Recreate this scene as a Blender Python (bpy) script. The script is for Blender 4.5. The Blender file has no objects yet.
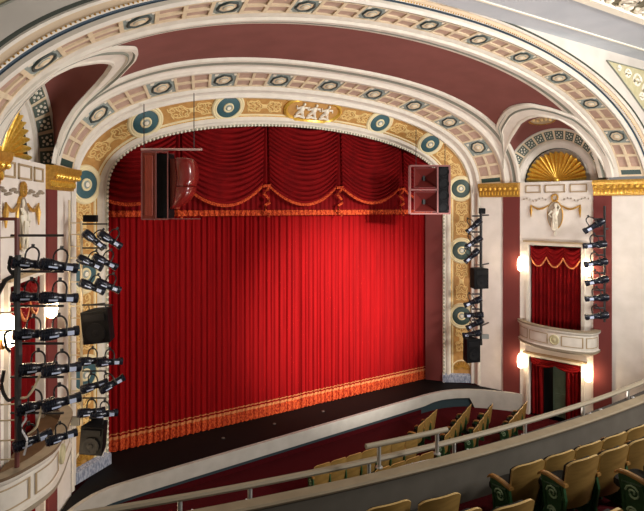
import bpy, math, random
import numpy as np
from mathutils import Vector, Matrix
random.seed(7)
PI = math.pi
col = bpy.context.scene.collection

# ------------------------------------------------------------------ camera model (photo frame 644 x 511)
F, CX, HY, VX = 500., 322., 207., 1160.
TH = math.atan2(VX - CX, F)
S_, C_ = math.sin(TH), math.cos(TH)
CAM = np.array([-7.91, 0., 6.3])
def ray(px, py):
    a = (px - CX) / F; b = (HY - py) / F
    return np.array([S_ * a + C_, -C_ * a + S_, b])
def aty(px, py, y):
    r = ray(px, py); return CAM + r * (y / r[1])
def atd(px, py, Z):
    return CAM + ray(px, py) * Z

# ------------------------------------------------------------------ materials
def lin(c):
    c = c / 255.
    return c / 12.92 if c <= .04045 else ((c + .055) / 1.055) ** 2.4
def rgb(r, g, b): return (lin(r), lin(g), lin(b), 1.)
M = {}
def mat(name, c, rough=.6, metal=0., c2=None, scale=6., bump=0., sheen=0., emit=None, stretch=None, spec=.5, coat=0., detail=4., contrast=(.35, .65)):
    m = bpy.data.materials.new(name); m.use_nodes = True
    nt = m.node_tree; b = nt.nodes['Principled BSDF']
    b.inputs['Base Color'].default_value = rgb(*c)
    b.inputs['Roughness'].default_value = rough
    b.inputs['Metallic'].default_value = metal
    b.inputs['Specular IOR Level'].default_value = spec
    if sheen: b.inputs['Sheen Weight'].default_value = sheen
    if coat: b.inputs['Coat Weight'].default_value = coat
    if emit:
        b.inputs['Emission Color'].default_value = rgb(*emit[0]); b.inputs['Emission Strength'].default_value = emit[1]
    if c2 is not None or bump:
        tc = nt.nodes.new('ShaderNodeTexCoord'); mp = nt.nodes.new('ShaderNodeMapping')
        nt.links.new(tc.outputs['Object'], mp.inputs['Vector'])
        if stretch: mp.inputs['Scale'].default_value = stretch
        n = nt.nodes.new('ShaderNodeTexNoise'); n.inputs['Scale'].default_value = scale; n.inputs['Detail'].default_value = detail
        nt.links.new(mp.outputs['Vector'], n.inputs['Vector'])
        if c2 is not None:
            cr = nt.nodes.new('ShaderNodeValToRGB')
            cr.color_ramp.elements[0].position, cr.color_ramp.elements[1].position = contrast
            cr.color_ramp.elements[0].color = rgb(*c); cr.color_ramp.elements[1].color = rgb(*c2)
            nt.links.new(n.outputs['Fac'], cr.inputs['Fac']); nt.links.new(cr.outputs['Color'], b.inputs['Base Color'])
        if bump:
            bp = nt.nodes.new('ShaderNodeBump'); bp.inputs['Strength'].default_value = bump; bp.inputs['Distance'].default_value = .02
            nt.links.new(n.outputs['Fac'], bp.inputs['Height']); nt.links.new(bp.outputs['Normal'], b.inputs['Normal'])
    M[name] = m
    return m
mat('plaster', (226, 218, 207), .75, c2=(216, 208, 197), scale=3, bump=.05)
mat('wallwhite', (228, 220, 211), .8, c2=(218, 210, 200), scale=2.2, bump=.04)
mat('moulding', (218, 210, 197), .6, c2=(208, 200, 187), scale=5)
mat('greyline', (128, 130, 118), .6)
mat('cove', (128, 72, 66), .85, c2=(120, 66, 60), scale=1.5)
mat('peach', (222, 204, 174), .7, c2=(212, 192, 160), scale=8)
mat('coffer', (186, 156, 139), .8, c2=(175, 146, 130), scale=8)
mat('rosetteground', (156, 166, 160), .7, c2=(136, 148, 144), scale=14)
mat('wreath', (58, 68, 66), .6)
mat('ochre', (188, 142, 78), .6, c2=(172, 124, 62), scale=7, bump=.1)
mat('scroll', (226, 196, 132), .5)
mat('cream', (228, 214, 172), .6)
mat('bluegreen', (44, 82, 92), .5, c2=(54, 92, 98), scale=20)
mat('darkgreen', (40, 62, 58), .5, c2=(50, 74, 68), scale=20)
mat('bluestrip', (34, 58, 76), .5)
mat('darkline', (44, 50, 38), .6)
mat('gold', (244, 206, 100), .3, .6, c2=(222, 174, 66), scale=18, bump=.15)
mat('goldpaint', (204, 160, 74), .4, .5, c2=(176, 130, 54), scale=22, bump=.2)
mat('tan', (172, 150, 116), .7, c2=(160, 138, 106), scale=5)
mat('maroon', (112, 52, 49), .75, spec=.2, c2=(108, 52, 49), scale=2)
mat('outerband', (206, 184, 156), .75)
mat('flowerground', (80, 92, 82), .6)
mat('ceilingground', (112, 106, 86), .8)
mat('framelight', (206, 176, 170), .4, .2)
mat('postdark', (84, 76, 70), .6)
mat('spandrel', (204, 197, 187), .85, c2=(194, 187, 177), scale=2)
mat('hornsquare', (92, 26, 22), .5)
mat('gutter', (44, 40, 36), .85)
mat('olive', (176, 170, 146), .85, c2=(168, 162, 138), scale=2)
mat('beam', (188, 192, 198), .85, c2=(178, 183, 190), scale=1.2)
mat('marble', (170, 176, 190), .35, c2=(112, 120, 140), scale=9, detail=8, stretch=(3, 3, 1), contrast=(.4, .6))
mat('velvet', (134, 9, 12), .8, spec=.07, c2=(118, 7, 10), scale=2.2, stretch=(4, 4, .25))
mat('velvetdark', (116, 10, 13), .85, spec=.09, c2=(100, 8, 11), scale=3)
mat('fringe', (206, 88, 44), .8, spec=.1, c2=(128, 26, 18), scale=14, stretch=(3, 3, 1.2), bump=.6, contrast=(.42, .58))
mat('braid', (206, 132, 76), .7, c2=(170, 90, 46), scale=30, bump=.4)
mat('black', (16, 16, 17), .5)
mat('stageblack', (5, 4, 5), .7, c2=(7, 6, 6), scale=3, spec=.2)
mat('carpet', (70, 8, 14), .95, spec=.1, c2=(54, 5, 10), scale=40, bump=.3)
mat('metalblack', (24, 27, 36), .25, .2, c2=(34, 38, 50), scale=12)
mat('glint', (196, 206, 232), .3, .2)  # pale blue-white of the painted highlights on the spotlights
mat('beadground', (150, 152, 132), .6)
mat('lens', (60, 80, 120), .08, .4, coat=.8)
mat('polecream', (206, 192, 160), .5)
mat('polered', (104, 52, 46), .5)
mat('horn', (112, 28, 24), .25, coat=.4)
mat('cabinet', (136, 52, 34), .5, c2=(120, 44, 28), scale=4, stretch=(4, 4, .6))
mat('framepink', (128, 78, 75), .5, .2)
mat('speakerblack', (12, 12, 14), .6, spec=.12)
mat('cone', (22, 22, 24), .6, spec=.12)
mat('pitrail', (176, 172, 164), .8, c2=(166, 162, 154), scale=3)
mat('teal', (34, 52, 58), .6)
mat('parapet', (88, 82, 72), .85, c2=(81, 75, 65), scale=3)
mat('cap', (138, 124, 100), .75, c2=(128, 114, 91), scale=4)
mat('railmetal', (146, 135, 114), .6)
mat('postmetal', (176, 174, 168), .35, .5)
mat('veneer', (142, 112, 60), .4, c2=(122, 94, 46), scale=3, stretch=(1, 1, 6), coat=.2)
mat('veneeredge', (176, 148, 92), .4)
mat('upholstery', (46, 44, 41), .9, spec=.1, c2=(38, 36, 33), scale=30)
mat('castiron', (44, 82, 48), .4, c2=(34, 66, 38), scale=10)
mat('castlight', (150, 176, 138), .4)
mat('armwood', (160, 120, 64), .4, c2=(142, 104, 52), scale=5)
mat('bulb', (255, 236, 206), .5, emit=((255, 226, 186), 14.))
mat('brass', (190, 140, 60), .3, .9)
mat('oval', (150, 136, 118), .7)
mat('ivory', (232, 224, 206), .6)
mat('filigree', (194, 186, 150), .6, c2=(182, 174, 134), scale=6)
mat('doorgreen', (96, 118, 100), .6, c2=(84, 106, 90), scale=4)
mat('ledge', (150, 138, 118), .7, c2=(136, 124, 104), scale=4)
mat('boxfloor', (112, 88, 64), .8, c2=(100, 78, 56), scale=5)
mat('cable', (20, 20, 20), .5)
mat('whitecable', (220, 220, 222), .4)
mat('greybox', (120, 122, 120), .5)
mat('taillight', (230, 120, 80), .4)

# ------------------------------------------------------------------ mesh builder
class MB:
    def __init__(self): self.v = []; self.f = []; self.m = []; self.mats = []
    def mi(self, name):
        if name not in self.mats: self.mats.append(name)
        return self.mats.index(name)
    def face(self, pts, m):
        i = len(self.v); self.v += [tuple(float(c) for c in p) for p in pts]
        self.f.append(tuple(range(i, i + len(pts)))); self.m.append(self.mi(m))
    def grid(self, rows, m, closed_u=False, closed_v=False, mfun=None):
        """rows: list of lists of points"""
        i0 = len(self.v); nr = len(rows); nc = len(rows[0])
        for r in rows: self.v += [tuple(float(c) for c in p) for p in r]
        for a in range(nr if closed_u else nr - 1):
            for b in range(nc if closed_v else nc - 1):
                a2 = (a + 1) % nr; b2 = (b + 1) % nc
                self.f.append((i0 + a * nc + b, i0 + a * nc + b2, i0 + a2 * nc + b2, i0 + a2 * nc + b))
                self.m.append(self.mi(mfun(a, b) if mfun else m))
    def box(self, c, s, m, R=None):
        c = Vector(c); h = Vector(s) / 2; R = R or Matrix.Identity(3)
        p = [c + R @ Vector((x * h.x, y * h.y, z * h.z)) for x in (-1, 1) for y in (-1, 1) for z in (-1, 1)]
        i = len(self.v); self.v += [tuple(q) for q in p]; k = self.mi(m)
        for f in ((0, 1, 3, 2), (4, 6, 7, 5), (0, 4, 5, 1), (2, 3, 7, 6), (0, 2, 6, 4), (1, 5, 7, 3)):
            self.f.append(tuple(i + j for j in f)); self.m.append(k)
    def tube(self, pts, r, m, n=8, cap=True):
        pts = [Vector(p) for p in pts]; rows = []
        up = Vector((0, 0, 1))
        for i, p in enumerate(pts):
            t = (pts[min(i + 1, len(pts) - 1)] - pts[max(i - 1, 0)])
            if t.length < 1e-9: t = Vector((0, 0, 1))
            t.normalize()
            a = t.cross(up)
            if a.length < .05: a = t.cross(Vector((1, 0, 0)))
            a.normalize(); b = t.cross(a)
            rr = r[i] if isinstance(r, (list, tuple)) else r
            rows.append([p + a * math.cos(2 * PI * k / n) * rr + b * math.sin(2 * PI * k / n) * rr for k in range(n)])
        self.grid(rows, m, closed_v=True)
        if cap:
            self.face(rows[0][::-1], m); self.face(rows[-1], m)
    def lathe(self, prof, m, c=(0, 0, 0), axis='z', n=16, mfun=None):
        rows = []
        for (r, h) in prof:
            row = []
            for k in range(n):
                a = 2 * PI * k / n; x, y = r * math.cos(a), r * math.sin(a)
                q = (x, y, h) if axis == 'z' else ((h, x, y) if axis == 'x' else (x, -h, y))
                row.append((c[0] + q[0], c[1] + q[1], c[2] + q[2]))
            rows.append(row)
        self.grid(rows, m, closed_v=True, mfun=mfun)
        if prof[0][0] > 1e-4: self.face(rows[0][::-1], mfun(0, 0) if mfun else m)
        if prof[-1][0] > 1e-4: self.face(rows[-1], mfun(len(prof) - 2, 0) if mfun else m)
    def ell(self, c, r, m, n=8, k=6):
        rows = []
        for i in range(k + 1):
            a = -PI / 2 + PI * i / k
            rows.append([(c[0] + r[0] * math.cos(a) * math.cos(2 * PI * j / n), c[1] + r[1] * math.cos(a) * math.sin(2 * PI * j / n), c[2] + r[2] * math.sin(a)) for j in range(n)])
        self.grid(rows, m, closed_v=True)
    def xf(self, fn, i0=0):
        self.v[i0:] = [tuple(fn(p)) for p in self.v[i0:]]
    def build(self, name, parent=None, smooth=35, bevel=0., weld=True):
        me = bpy.data.meshes.new(name); me.from_pydata(self.v, [], self.f)
        for n in self.mats: me.materials.append(M[n])
        me.polygons.foreach_set('material_index', self.m); me.update()
        import bmesh
        bm = bmesh.new(); bm.from_mesh(me)
        if weld: bmesh.ops.remove_doubles(bm, verts=bm.verts, dist=1e-5)
        bmesh.ops.recalc_face_normals(bm, faces=bm.faces)
        bm.to_mesh(me); bm.free()
        if smooth:
            me.shade_smooth(); me.set_sharp_from_angle(angle=math.radians(smooth))
        o = bpy.data.objects.new(name, me); col.objects.link(o)
        if bevel:
            b = o.modifiers.new('bevel', 'BEVEL'); b.width = bevel; b.segments = 2; b.limit_method = 'ANGLE'
        if parent: o.parent = parent
        return o
def empty(name, loc=(0, 0, 0), rz=0.):
    o = bpy.data.objects.new(name, None); col.objects.link(o); o.location = loc; o.rotation_euler = (0, 0, rz)
    o.empty_display_size = .1
    return o
def tag(o, label, cat, group=None):
    o['label'] = label; o['category'] = cat
    if group: o['group'] = group
    return o
def struct(o, label=None):
    o['kind'] = 'structure'
    if label: o['label'] = label
    return o
def copy_tree(o, parent=None):
    c = o.copy(); col.objects.link(c)
    if parent: c.parent = parent
    for ch in [x for x in CH.get(o.name, [])]: copy_tree(ch, c)
    return c
CH = {}
def reg(*roots):
    for o in bpy.data.objects:
        if o.parent:
            l = CH.setdefault(o.parent.name, [])
            if o not in l: l.append(o)

# ------------------------------------------------------------------ the arches of the proscenium and sounding board
ZS = 6.4
KP = {  # y, half width, rise, exponents
    'K0': (14.24, 6.01, 2.49, 1.75, 3.4), 'K1': (14.05, 6.33, 2.77, 2.10, 2.70), 'K2': (13.60, 6.90, 3.21, 2.27, 2.69),
    'K3': (13.18, 6.96, 3.46, 2.05, 3.0), 'K4': (12.45, 7.32, 3.66, 2.17, 2.98), 'K5': (11.75, 7.45, 3.845, 2.3, 2.95),
    'K6': (9.40, 8.30, 3.98, 2.05, 2.5), 'K7': (8.81, 8.46, 4.02, 1.985, 2.5), 'K8': (8.20, 8.83, 4.06, 2.24, 1.98),
    'K9': (8.09, 8.87, 4.15, 2.21, 2.02), 'K11': (7.87, 8.95, 4.35, 2.0, 2.46)}
NA = 241
CURVE = {}; HALF = {}
for k, (L, a, b, n, m_) in KP.items():
    T = np.linspace(0, PI, 1441)
    x = -np.sign(np.cos(T)) * np.abs(np.cos(T)) ** (2 / n) * a; z = ZS + b * np.maximum(np.sin(T), 0) ** (2 / m_)
    d = np.r_[0, np.cumsum(np.hypot(np.diff(x), np.diff(z)))]
    u = np.linspace(0, d[-1], NA)
    CURVE[k] = np.c_[np.interp(u, d, x), np.full(NA, L), np.interp(u, d, z)]; HALF[k] = d[-1] / 2
def pt(k, u):
    P = CURVE[k]
    if abs(u) <= 1:
        f = (u + 1) / 2 * (NA - 1); i = min(int(f), NA - 2); f -= i
        return P[i] * (1 - f) + P[i + 1] * f
    q = P[0 if u < 0 else -1].copy(); q[2] = ZS - (abs(u) - 1) * 9.
    return q
REF = np.array([0., 4., 2.])
def SP(ka, kb, u, v, h=0.):
    A, B = pt(ka, u), pt(kb, u); p = A * (1 - v) + B * v
    if h:
        e = .004
        t = (pt(ka, u + e) * (1 - v) + pt(kb, u + e) * v) - (pt(ka, u - e) * (1 - v) + pt(kb, u - e) * v)
        n = np.cross(t, B - A); n /= np.linalg.norm(n)
        if n @ (REF - p) < 0: n = -n
        p = p + n * h
    return p
UB = 1 + 6.85 / 9
def loft(mb, ka, kb, prof, mats, us):
    rows = [[SP(ka, kb, u, v, h) for (v, h) in prof] for u in us]
    mb.grid(rows, mats[0], mfun=lambda a, b: mats[b])
def usamp(u1, n=160): return list(np.linspace(-u1, u1, n + 1))
def uleg(n=150):  # arc and legs
    return [-UB, -1.5, -1.25] + list(np.linspace(-1, 1, n + 1)) + [1.25, 1.5, UB]
UC = .915   # arches above the gilded capitals start here

# reveal behind the opening
mb = MB()
us = uleg()
K0b = lambda u: np.array([pt('K0', u)[0], 15.5, pt('K0', u)[2]])
mb.grid([[pt('K0', u) * (1 - t) + K0b(u) * t for t in (0, 1)] for u in us], 'maroon')
mb.face([(6.01, 14.26, ZS + .3), (5.6, 14.74, ZS + .3), (5.6, 14.74, -.45), (6.01, 14.26, -.45)], 'maroon')
struct(mb.build('trim_1'), 'dark maroon reveal inside the proscenium opening')
# inner white moulding with bead row
mb = MB()
loft(mb, 'K0', 'K1', [(0, 0), (.02, .05), (.22, .05), (.26, .02), (.42, .02), (.46, .07), (.62, .09), (.82, .06), (.9, .03), (1, .03)],
     ['moulding', 'beadground', 'moulding', 'moulding', 'moulding', 'moulding', 'moulding', 'moulding', 'goldpaint'], us)
t2 = struct(mb.build('trim_2'), 'white beaded moulding around the stage opening')
mb = MB()
for i in range(-112, 113):
    u = i / 112 * UB
    c = SP('K0', 'K1', u, .12, .06); mb.ell(c, (.035, .035, .04), 'ivory', 6, 4)
mb.build('bead_row', t2)
# gold band
mb = MB()
loft(mb, 'K1', 'K2', [(0, .03), (.05, .03), (.07, 0), (.93, 0), (.95, .03), (1, .03)], ['cream', 'cream', 'ochre', 'cream', 'cream'],
     [-1.755, -1.5, -1.25] + list(np.linspace(-1, 1, 151)) + [1.25, 1.5, 1.755])
t3 = struct(mb.build('trim_3'), 'ochre gold band with pale scrollwork around the opening')
HM = (HALF['K1'] + HALF['K2']) / 2
def US(s):  # signed length along the gold band's middle -> u
    return s / HM if abs(s) <= HM else math.copysign(1 + (abs(s) - HM) / 9., s)
WB = .72
def ribbon(mb, poly, w, m, s0, h=.018, ka='K1', kb='K2', us_=US, wb=WB):
    P = []
    for i, (a, b) in enumerate(poly):
        a0, b0 = poly[max(i - 1, 0)]; a1, b1 = poly[min(i + 1, len(poly) - 1)]
        dx, dy = a1 - a0, b1 - b0; l = math.hypot(dx, dy) or 1
        nx, ny = -dy / l * w / 2, dx / l * w / 2
        q = lambda x, y, hh: SP(ka, kb, us_(s0 + x), .5 + y / wb, hh)
        P.append([q(a - nx, b - ny, .002), q(a - nx * .5, b - ny * .5, h), q(a + nx * .5, b + ny * .5, h), q(a + nx, b + ny, .002)])
    mb.grid(P, m)
def spiral(cx, cy, r0, r1, a0, turns, n=14):
    return [(cx + (r0 + (r1 - r0) * i / n) * math.cos(a0 + turns * 2 * PI * i / n), cy + (r0 + (r1 - r0) * i / n) * math.sin(a0 + turns * 2 * PI * i / n)) for i in range(n + 1)]
def scrolls(mb, s0, half, m='scroll'):
    """scrollwork panel centred at s0, running along the band"""
    for sx in (-1, 1):
        for sy in (-1, 1):
            ribbon(mb, [(sx * half * t, sy * .19 * math.sin(t * PI * .9) * (1 if t < .6 else 1)) for t in np.linspace(0, .92, 12)], .035, m, s0)
            ribbon(mb, [(sx * (half * .35) + sx * x, sy * .13 + sy * y) for x, y in spiral(0, 0, .13, .02, -PI / 2, 1.3)], .03, m, s0)
            ribbon(mb, [(sx * (half * .72) + sx * x, sy * .1 + sy * y) for x, y in spiral(0, 0, .12, .02, PI, -1.3)], .03, m, s0)
            for t in (.2, .5, .82):
                ribbon(mb, [(sx * half * t, 0), (sx * (half * t + .06), sy * .08), (sx * (half * t + .05), sy * .2)], .04, m, s0)
    ribbon(mb, [(-.09, 0), (-.05, 0), (0, 0), (.05, 0), (.09, 0)], .16, m, s0)
RS = [-2.84, -5.24, -7.6, 2.66, 5.06, 7.45]
legS = lambda z: HM + (ZS - z)
for z in (4.62, 2.1):
    RS += [-legS(z), legS(z)]
mb = MB()
pan = []
for sg in (-1, 1):
    pan += [(sg * 1.68, .6), (sg * 3.89, .72), (sg * 6.27, .7), (sg * (7.45 + legS(4.7)) / 2, .68), (sg * (legS(4.7) + legS(2.16)) / 2, .8), (sg * legS(1.2), .5)]
for s0, hf in pan: scrolls(mb, s0, hf)
mb.build('scrollwork', t3)
# foot of the band: small gilt fan and marble plinth
for sg in (-1, 1):
    mb = MB(); s0 = sg * legS(.02 if sg > 0 else -.12)
    for k in range(9):
        a = PI * (k + .5) / 9
        ribbon(mb, [(-sg * math.sin(a) * .1, math.cos(a) * .1), (-sg * math.sin(a) * .2, math.cos(a) * .2), (-sg * math.sin(a) * .31, math.cos(a) * .31)], .07, 'goldpaint', s0, .03)
    ribbon(mb, [(-sg * math.sin(a) * .36, math.cos(a) * .36) for a in np.linspace(0, PI, 15)], .05, 'cream', s0, .035)
    tag(mb.build('gilt_fan'), 'small gilt fan ornament at the foot of the gold band, %s of the stage' % ('left' if sg < 0 else 'right'), 'ornament', 'gilt fans at the foot of the band')
    mb = MB()
    L = [SP('K0', 'K2', sg * UB, v, .09 if sg > 0 else .14) for v in (0, .1, .35, .7, 1)]
    L2 = [p + np.array([0, 0, .27]) for p in L]; L3 = [SP('K0', 'K2', sg * (UB - .33 / 9), v, 0) for v in (0, .1, .35, .7, 1)]
    mb.grid([[*map(tuple, L)], [*map(tuple, L2)], [*map(tuple, L3)]], 'marble')
    struct(mb.build('baseboard_%s' % ('left' if sg < 0 else 'right')), 'blue-grey veined plinth under the gold band')
# roundels on the band
def frame_at(ka, kb, u, v, h=0.):
    p = SP(ka, kb, u, v, h); e = .01
    t = SP(ka, kb, u + e, v) - SP(ka, kb, u - e, v); t /= np.linalg.norm(t)
    b = pt(kb, u) - pt(ka, u); b -= t * (b @ t); b /= np.linalg.norm(b)
    n = np.cross(t, b)
    if n @ (REF - p) < 0: n = -n; 
    if np.cross(t, b) @ n < 0: t = -t
    R = Matrix((t, b, n)).transposed()
    return p, R
def put(o, p, R):
    o.matrix_world = Matrix.Translation(Vector(p)) @ R.to_4x4()
def roundel(mcol):
    r = empty('roundel')
    mb = MB(); mb.lathe([(.5, -.03), (.5, .03), (.46, .06), (.42, .045), (.4, .06), (.36, .05), (.35, .02)], 'cream', n=36); mb.build('rim', r)
    mb = MB(); mb.lathe([(.35, 0), (.35, .03), (.31, .045), (.16, .045)], mcol, n=36, mfun=lambda a, b: mcol)
    mb.build('disc', r)
    mb = MB(); mb.lathe([(.16, .045), (.155, .07), (.12, .08), (.1, .055), (.07, .06), (.06, .09), (.0, .1)], 'cream', n=24, mfun=lambda a, b: 'cream' if a < 3 else ('rosetteground' if a < 5 else 'ivory')); mb.build('boss', r)
    return r
ra, rb = roundel('bluegreen'), roundel('darkgreen')
reg()
names = {-2.84: 'left of the cartouche over the arch', -5.24: 'second left of the cartouche', -7.6: 'by the left capital', 2.66: 'just right of the cartouche over the arch', 5.06: 'second right of the cartouche', 7.45: 'beside the right speaker cluster'}
first = {'a': True, 'b': True}
for s0 in RS:
    key = 'a' if s0 < 6 else 'b'
    pr = ra if key == 'a' else rb
    o = pr if first[key] else copy_tree(pr)
    first[key] = False
    p, R = frame_at('K1', 'K2', US(s0), .5, .012); put(o, p, R)
    if abs(s0) < 8: lb = names[s0]
    else:
        z = 'upper' if abs(s0) < legS(3.5) else 'lower'
        lb = '%s one on the gold band %s' % (z, 'behind the left light ladder' if s0 < 0 else 'right of the stage opening')
    tag(o, 'blue-green round roundel, ' + lb, 'roundel', 'roundels on the gold band')
# central cartouche
ct = empty('cartouche')
def cart(w, h): # rounded ends with stepped shoulders
    o = []
    for sx, a0 in ((1, -1), (-1, 1)):
        o += [(sx * w * .55, a0 * h)]
        for k in range(9):
            a = (-PI / 2 + PI * k / 8) * 1
            o.append((sx * (w * .62 + w * .38 * math.cos(a)), -a0 * -1 * (-h * .8 * math.sin(a)) if False else a0 * -h * .8 * math.sin(a)))
        o += [(sx * w * .55, -a0 * h)]
    return o
def cartpoly(w, h):
    o = []
    for k in range(13):
        a = -PI / 2 + PI * k / 12; o.append((w * .6 + w * .4 * math.cos(a), h * .82 * math.sin(a)))
    o += [(w * .55, h)]; o += [(-w * .55, h)]
    for k in range(13):
        a = PI / 2 + PI * k / 12; o.append((-w * .6 + w * .4 * math.cos(a), h * .82 * math.sin(a)))
    o += [(-w * .55, -h)]; o += [(w * .55, -h)]
    return o
mb = MB()
lv = [(1.0, .40, -.02), (1.0, .40, .05), (.94, .35, .09), (.88, .31, .05), (.87, .3, .03)]
mb.grid([[(x, y, z) for x, y in cartpoly(w, h)] for w, h, z in lv], 'gold', closed_v=True)
mb.build('frame', ct)
mb = MB(); mb.face([(x, y, .03) for x, y in cartpoly(.88, .31)], 'ochre'); mb.build('ground', ct)
mb = MB()
for sx, hh in ((-.42, 1), (0, .95), (.45, 1)):
    mb.ell((sx, .02, .06), (.09, .13, .06), 'ivory'); mb.ell((sx + .02, .2, .07), (.045, .05, .045), 'ivory')
    mb.tube([(sx - .05, -.06, .06), (sx - .12, -.15, .06), (sx - .08, -.25, .05)], [.05, .04, .025], 'ivory', 6)
    mb.tube([(sx + .05, -.06, .06), (sx + .1, -.15, .06), (sx + .16, -.24, .05)], [.05, .04, .025], 'ivory', 6)
    mb.tube([(sx - .07, .09, .07), (sx - .17, .04, .07), (sx - .2, .13, .06)], [.035, .03, .02], 'ivory', 6)
    mb.tube([(sx + .07, .09, .07), (sx + .17, .1, .07), (sx + .22, .02, .06)], [.035, .03, .02], 'ivory', 6)
    mb.tube([(sx - .16, -.24, .05), (sx, -.2, .06), (sx + .2, -.25, .05)], .035, 'ivory', 6)
mb.build('relief_figures', ct)
p, R = frame_at('K1', 'K2', 0, .5, .02)
ct_k = 1.12
if (R @ Vector((0, 1, 0))).z < 0: R = R @ Matrix.Rotation(PI, 3, 'Z')
put(ct, p, R); ct.scale = (1.04, 1.12, 1.)
tag(ct, 'gilt framed cartouche with white dancing figures at the crown of the arch', 'cartouche')

# white moulding between gold band and coffers
mb = MB()
loft(mb, 'K2', 'K3', [(0, .03), (.06, .07), (.18, .1), (.3, .07), (.36, .02), (.62, .02), (.66, .06), (.8, .08), (.92, .05), (1, .02)],
     ['moulding', 'plaster', 'plaster', 'moulding', 'plaster', 'moulding', 'plaster', 'moulding', 'moulding'], us)
struct(mb.build('trim_4'), 'white moulding between the gold band and the inner coffers')

# coffered arches
def coffers(name, ka, kb, spacing, nside, label, rmat='rosetteground'):
    Hc = (HALF[ka] + HALF[kb]) / 2; U = lambda s: s / Hc
    wid = float(np.linalg.norm(pt(kb, 0) - pt(ka, 0)))
    mb = MB(); ms = MB()
    def cell(s0, s1, v0, v1, m, dep=.035, ins=.04):
        iv = ins / wid
        n = 3
        ss = np.linspace(s0, s1, n + 1); si = np.linspace(s0 + ins, s1 - ins, n + 1)
        o = [[SP(ka, kb, U(x), v, .02) for x in ss] for v in (v0, v1)]
        i1 = [[SP(ka, kb, U(x), v, .02) for x in si] for v in (v0 + iv, v1 - iv)]
        i2 = [[SP(ka, kb, U(x), v, .02 - dep) for x in si] for v in (v0 + iv, v1 - iv)]
        mb.grid([o[0], i1[0]], 'peach'); mb.grid([i1[1], o[1]], 'peach')
        mb.face([o[0][0], o[1][0], i1[1][0], i1[0][0]], 'peach'); mb.face([o[0][-1], i1[0][-1], i1[1][-1], o[1][-1]], 'peach')
        mb.grid([i1[0], i2[0]], 'peach'); mb.grid([i2[1], i1[1]], 'peach')
        mb.face([i1[0][0], i1[1][0], i2[1][0], i2[0][0]], 'peach'); mb.face([i1[0][-1], i2[0][-1], i2[1][-1], i1[1][-1]], 'peach')
        mb.grid([i2[0], i2[1]], m)
    rw = wid * .5
    ros = [k * spacing for k in range(-nside, nside + 1)]
    smax = UC * Hc
    bounds = []
    for k in ros: cell(k - rw, k + rw, 0, 1, rmat, .02, .035)
    gaps = [(ros[i] + rw, ros[i + 1] - rw) for i in range(len(ros) - 1)] + [(ros[-1] + rw, smax - .28), (-smax + .28, ros[0] - rw)]
    for a, b in gaps:
        nn = 2 if (b - a) > wid * .8 else 1
        if a in (gaps[-1][0], gaps[-2][0]): nn = max(1, round((b - a) / .46))
        for i in range(nn):
            x0 = a + (b - a) * i / nn; x1 = a + (b - a) * (i + 1) / nn
            cell(x0, x1, 0, .5, 'coffer'); cell(x0, x1, .5, 1, 'coffer')
    for sg in (-1, 1):
        a, b = sorted((sg * (smax - .28), sg * smax)); cell(a, b, 0, 1, 'darkgreen', .01, .06)
    t = struct(mb.build(name), label)
    return ros, U, wid
def rosette(sc):
    r = empty('rosette'); mb = MB()
    n = 28
    rows = []
    for i in range(n):
        a = 2 * PI * i / n; rr = .23 + .012 * math.cos(7 * a)
        rows.append([((rr + .03 * math.cos(b)) * math.cos(a), (rr + .03 * math.cos(b)) * math.sin(a), .012 + .026 * math.sin(b)) for b in np.linspace(0, 2 * PI, 6, endpoint=False)])
    mb.grid(rows, 'wreath', closed_u=True, closed_v=True)
    mb.build('wreath', r)
    mb = MB(); mb.lathe([(.2, 0), (.2, .012), (.13, .015), (.11, .03), (.05, .05), (0, .055)], 'ivory', n=18, mfun=lambda a, b: 'rosetteground' if a in (2,) else ('peach' if a < 4 else 'ivory')); mb.build('centre', r)
    for sx in (-1, 1):
        for sy in (-1, 1):
            mb = MB(); mb.face([(sx * .31, sy * .31, .012), (sx * .30, sy * .2, .008), (sx * .23, sy * .23, .025), (sx * .2, sy * .30, .008)], 'ivory'); mb.build('corner_leaf', r)
    return r
r0 = rosette(1); reg(); used = False
for nm, ka, kb, sp, ns, lab in (('trim_5', 'K3', 'K4', 1.672, 4, 'inner coffered arch with pink panels'), ('trim_8', 'K7', 'K8', 1.612, 5, 'outer coffered arch with pink panels')):
    ros, U, wid = coffers(nm, ka, kb, sp, ns, lab)
    inner = nm == 'trim_5'
    for i, s0 in enumerate(ros):
        o = copy_tree(r0) if used else r0
        used = True
        p, R = frame_at(ka, kb, U(s0), .5, .004); o.scale = (1, 1, 1)
        k = wid / .74
        o.matrix_world = Matrix.Translation(Vector(p)) @ R.to_4x4() @ Matrix.Diagonal((k, k, k, 1))
        c = len(ros) // 2
        if i == c: pos = 'at the crown'
        else:
            q = ['first', 'second', 'third', 'fourth', 'fifth'][abs(i - c) - 1]; pos = '%s %s of the crown' % (q, 'left' if i < c else 'right')
        tag(o, 'grey wreathed rosette on the %s coffered arch, %s' % ('inner' if inner else 'outer', pos), 'rosette', 'rosettes on the %s coffered arch' % ('inner' if inner else 'outer'))
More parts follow.
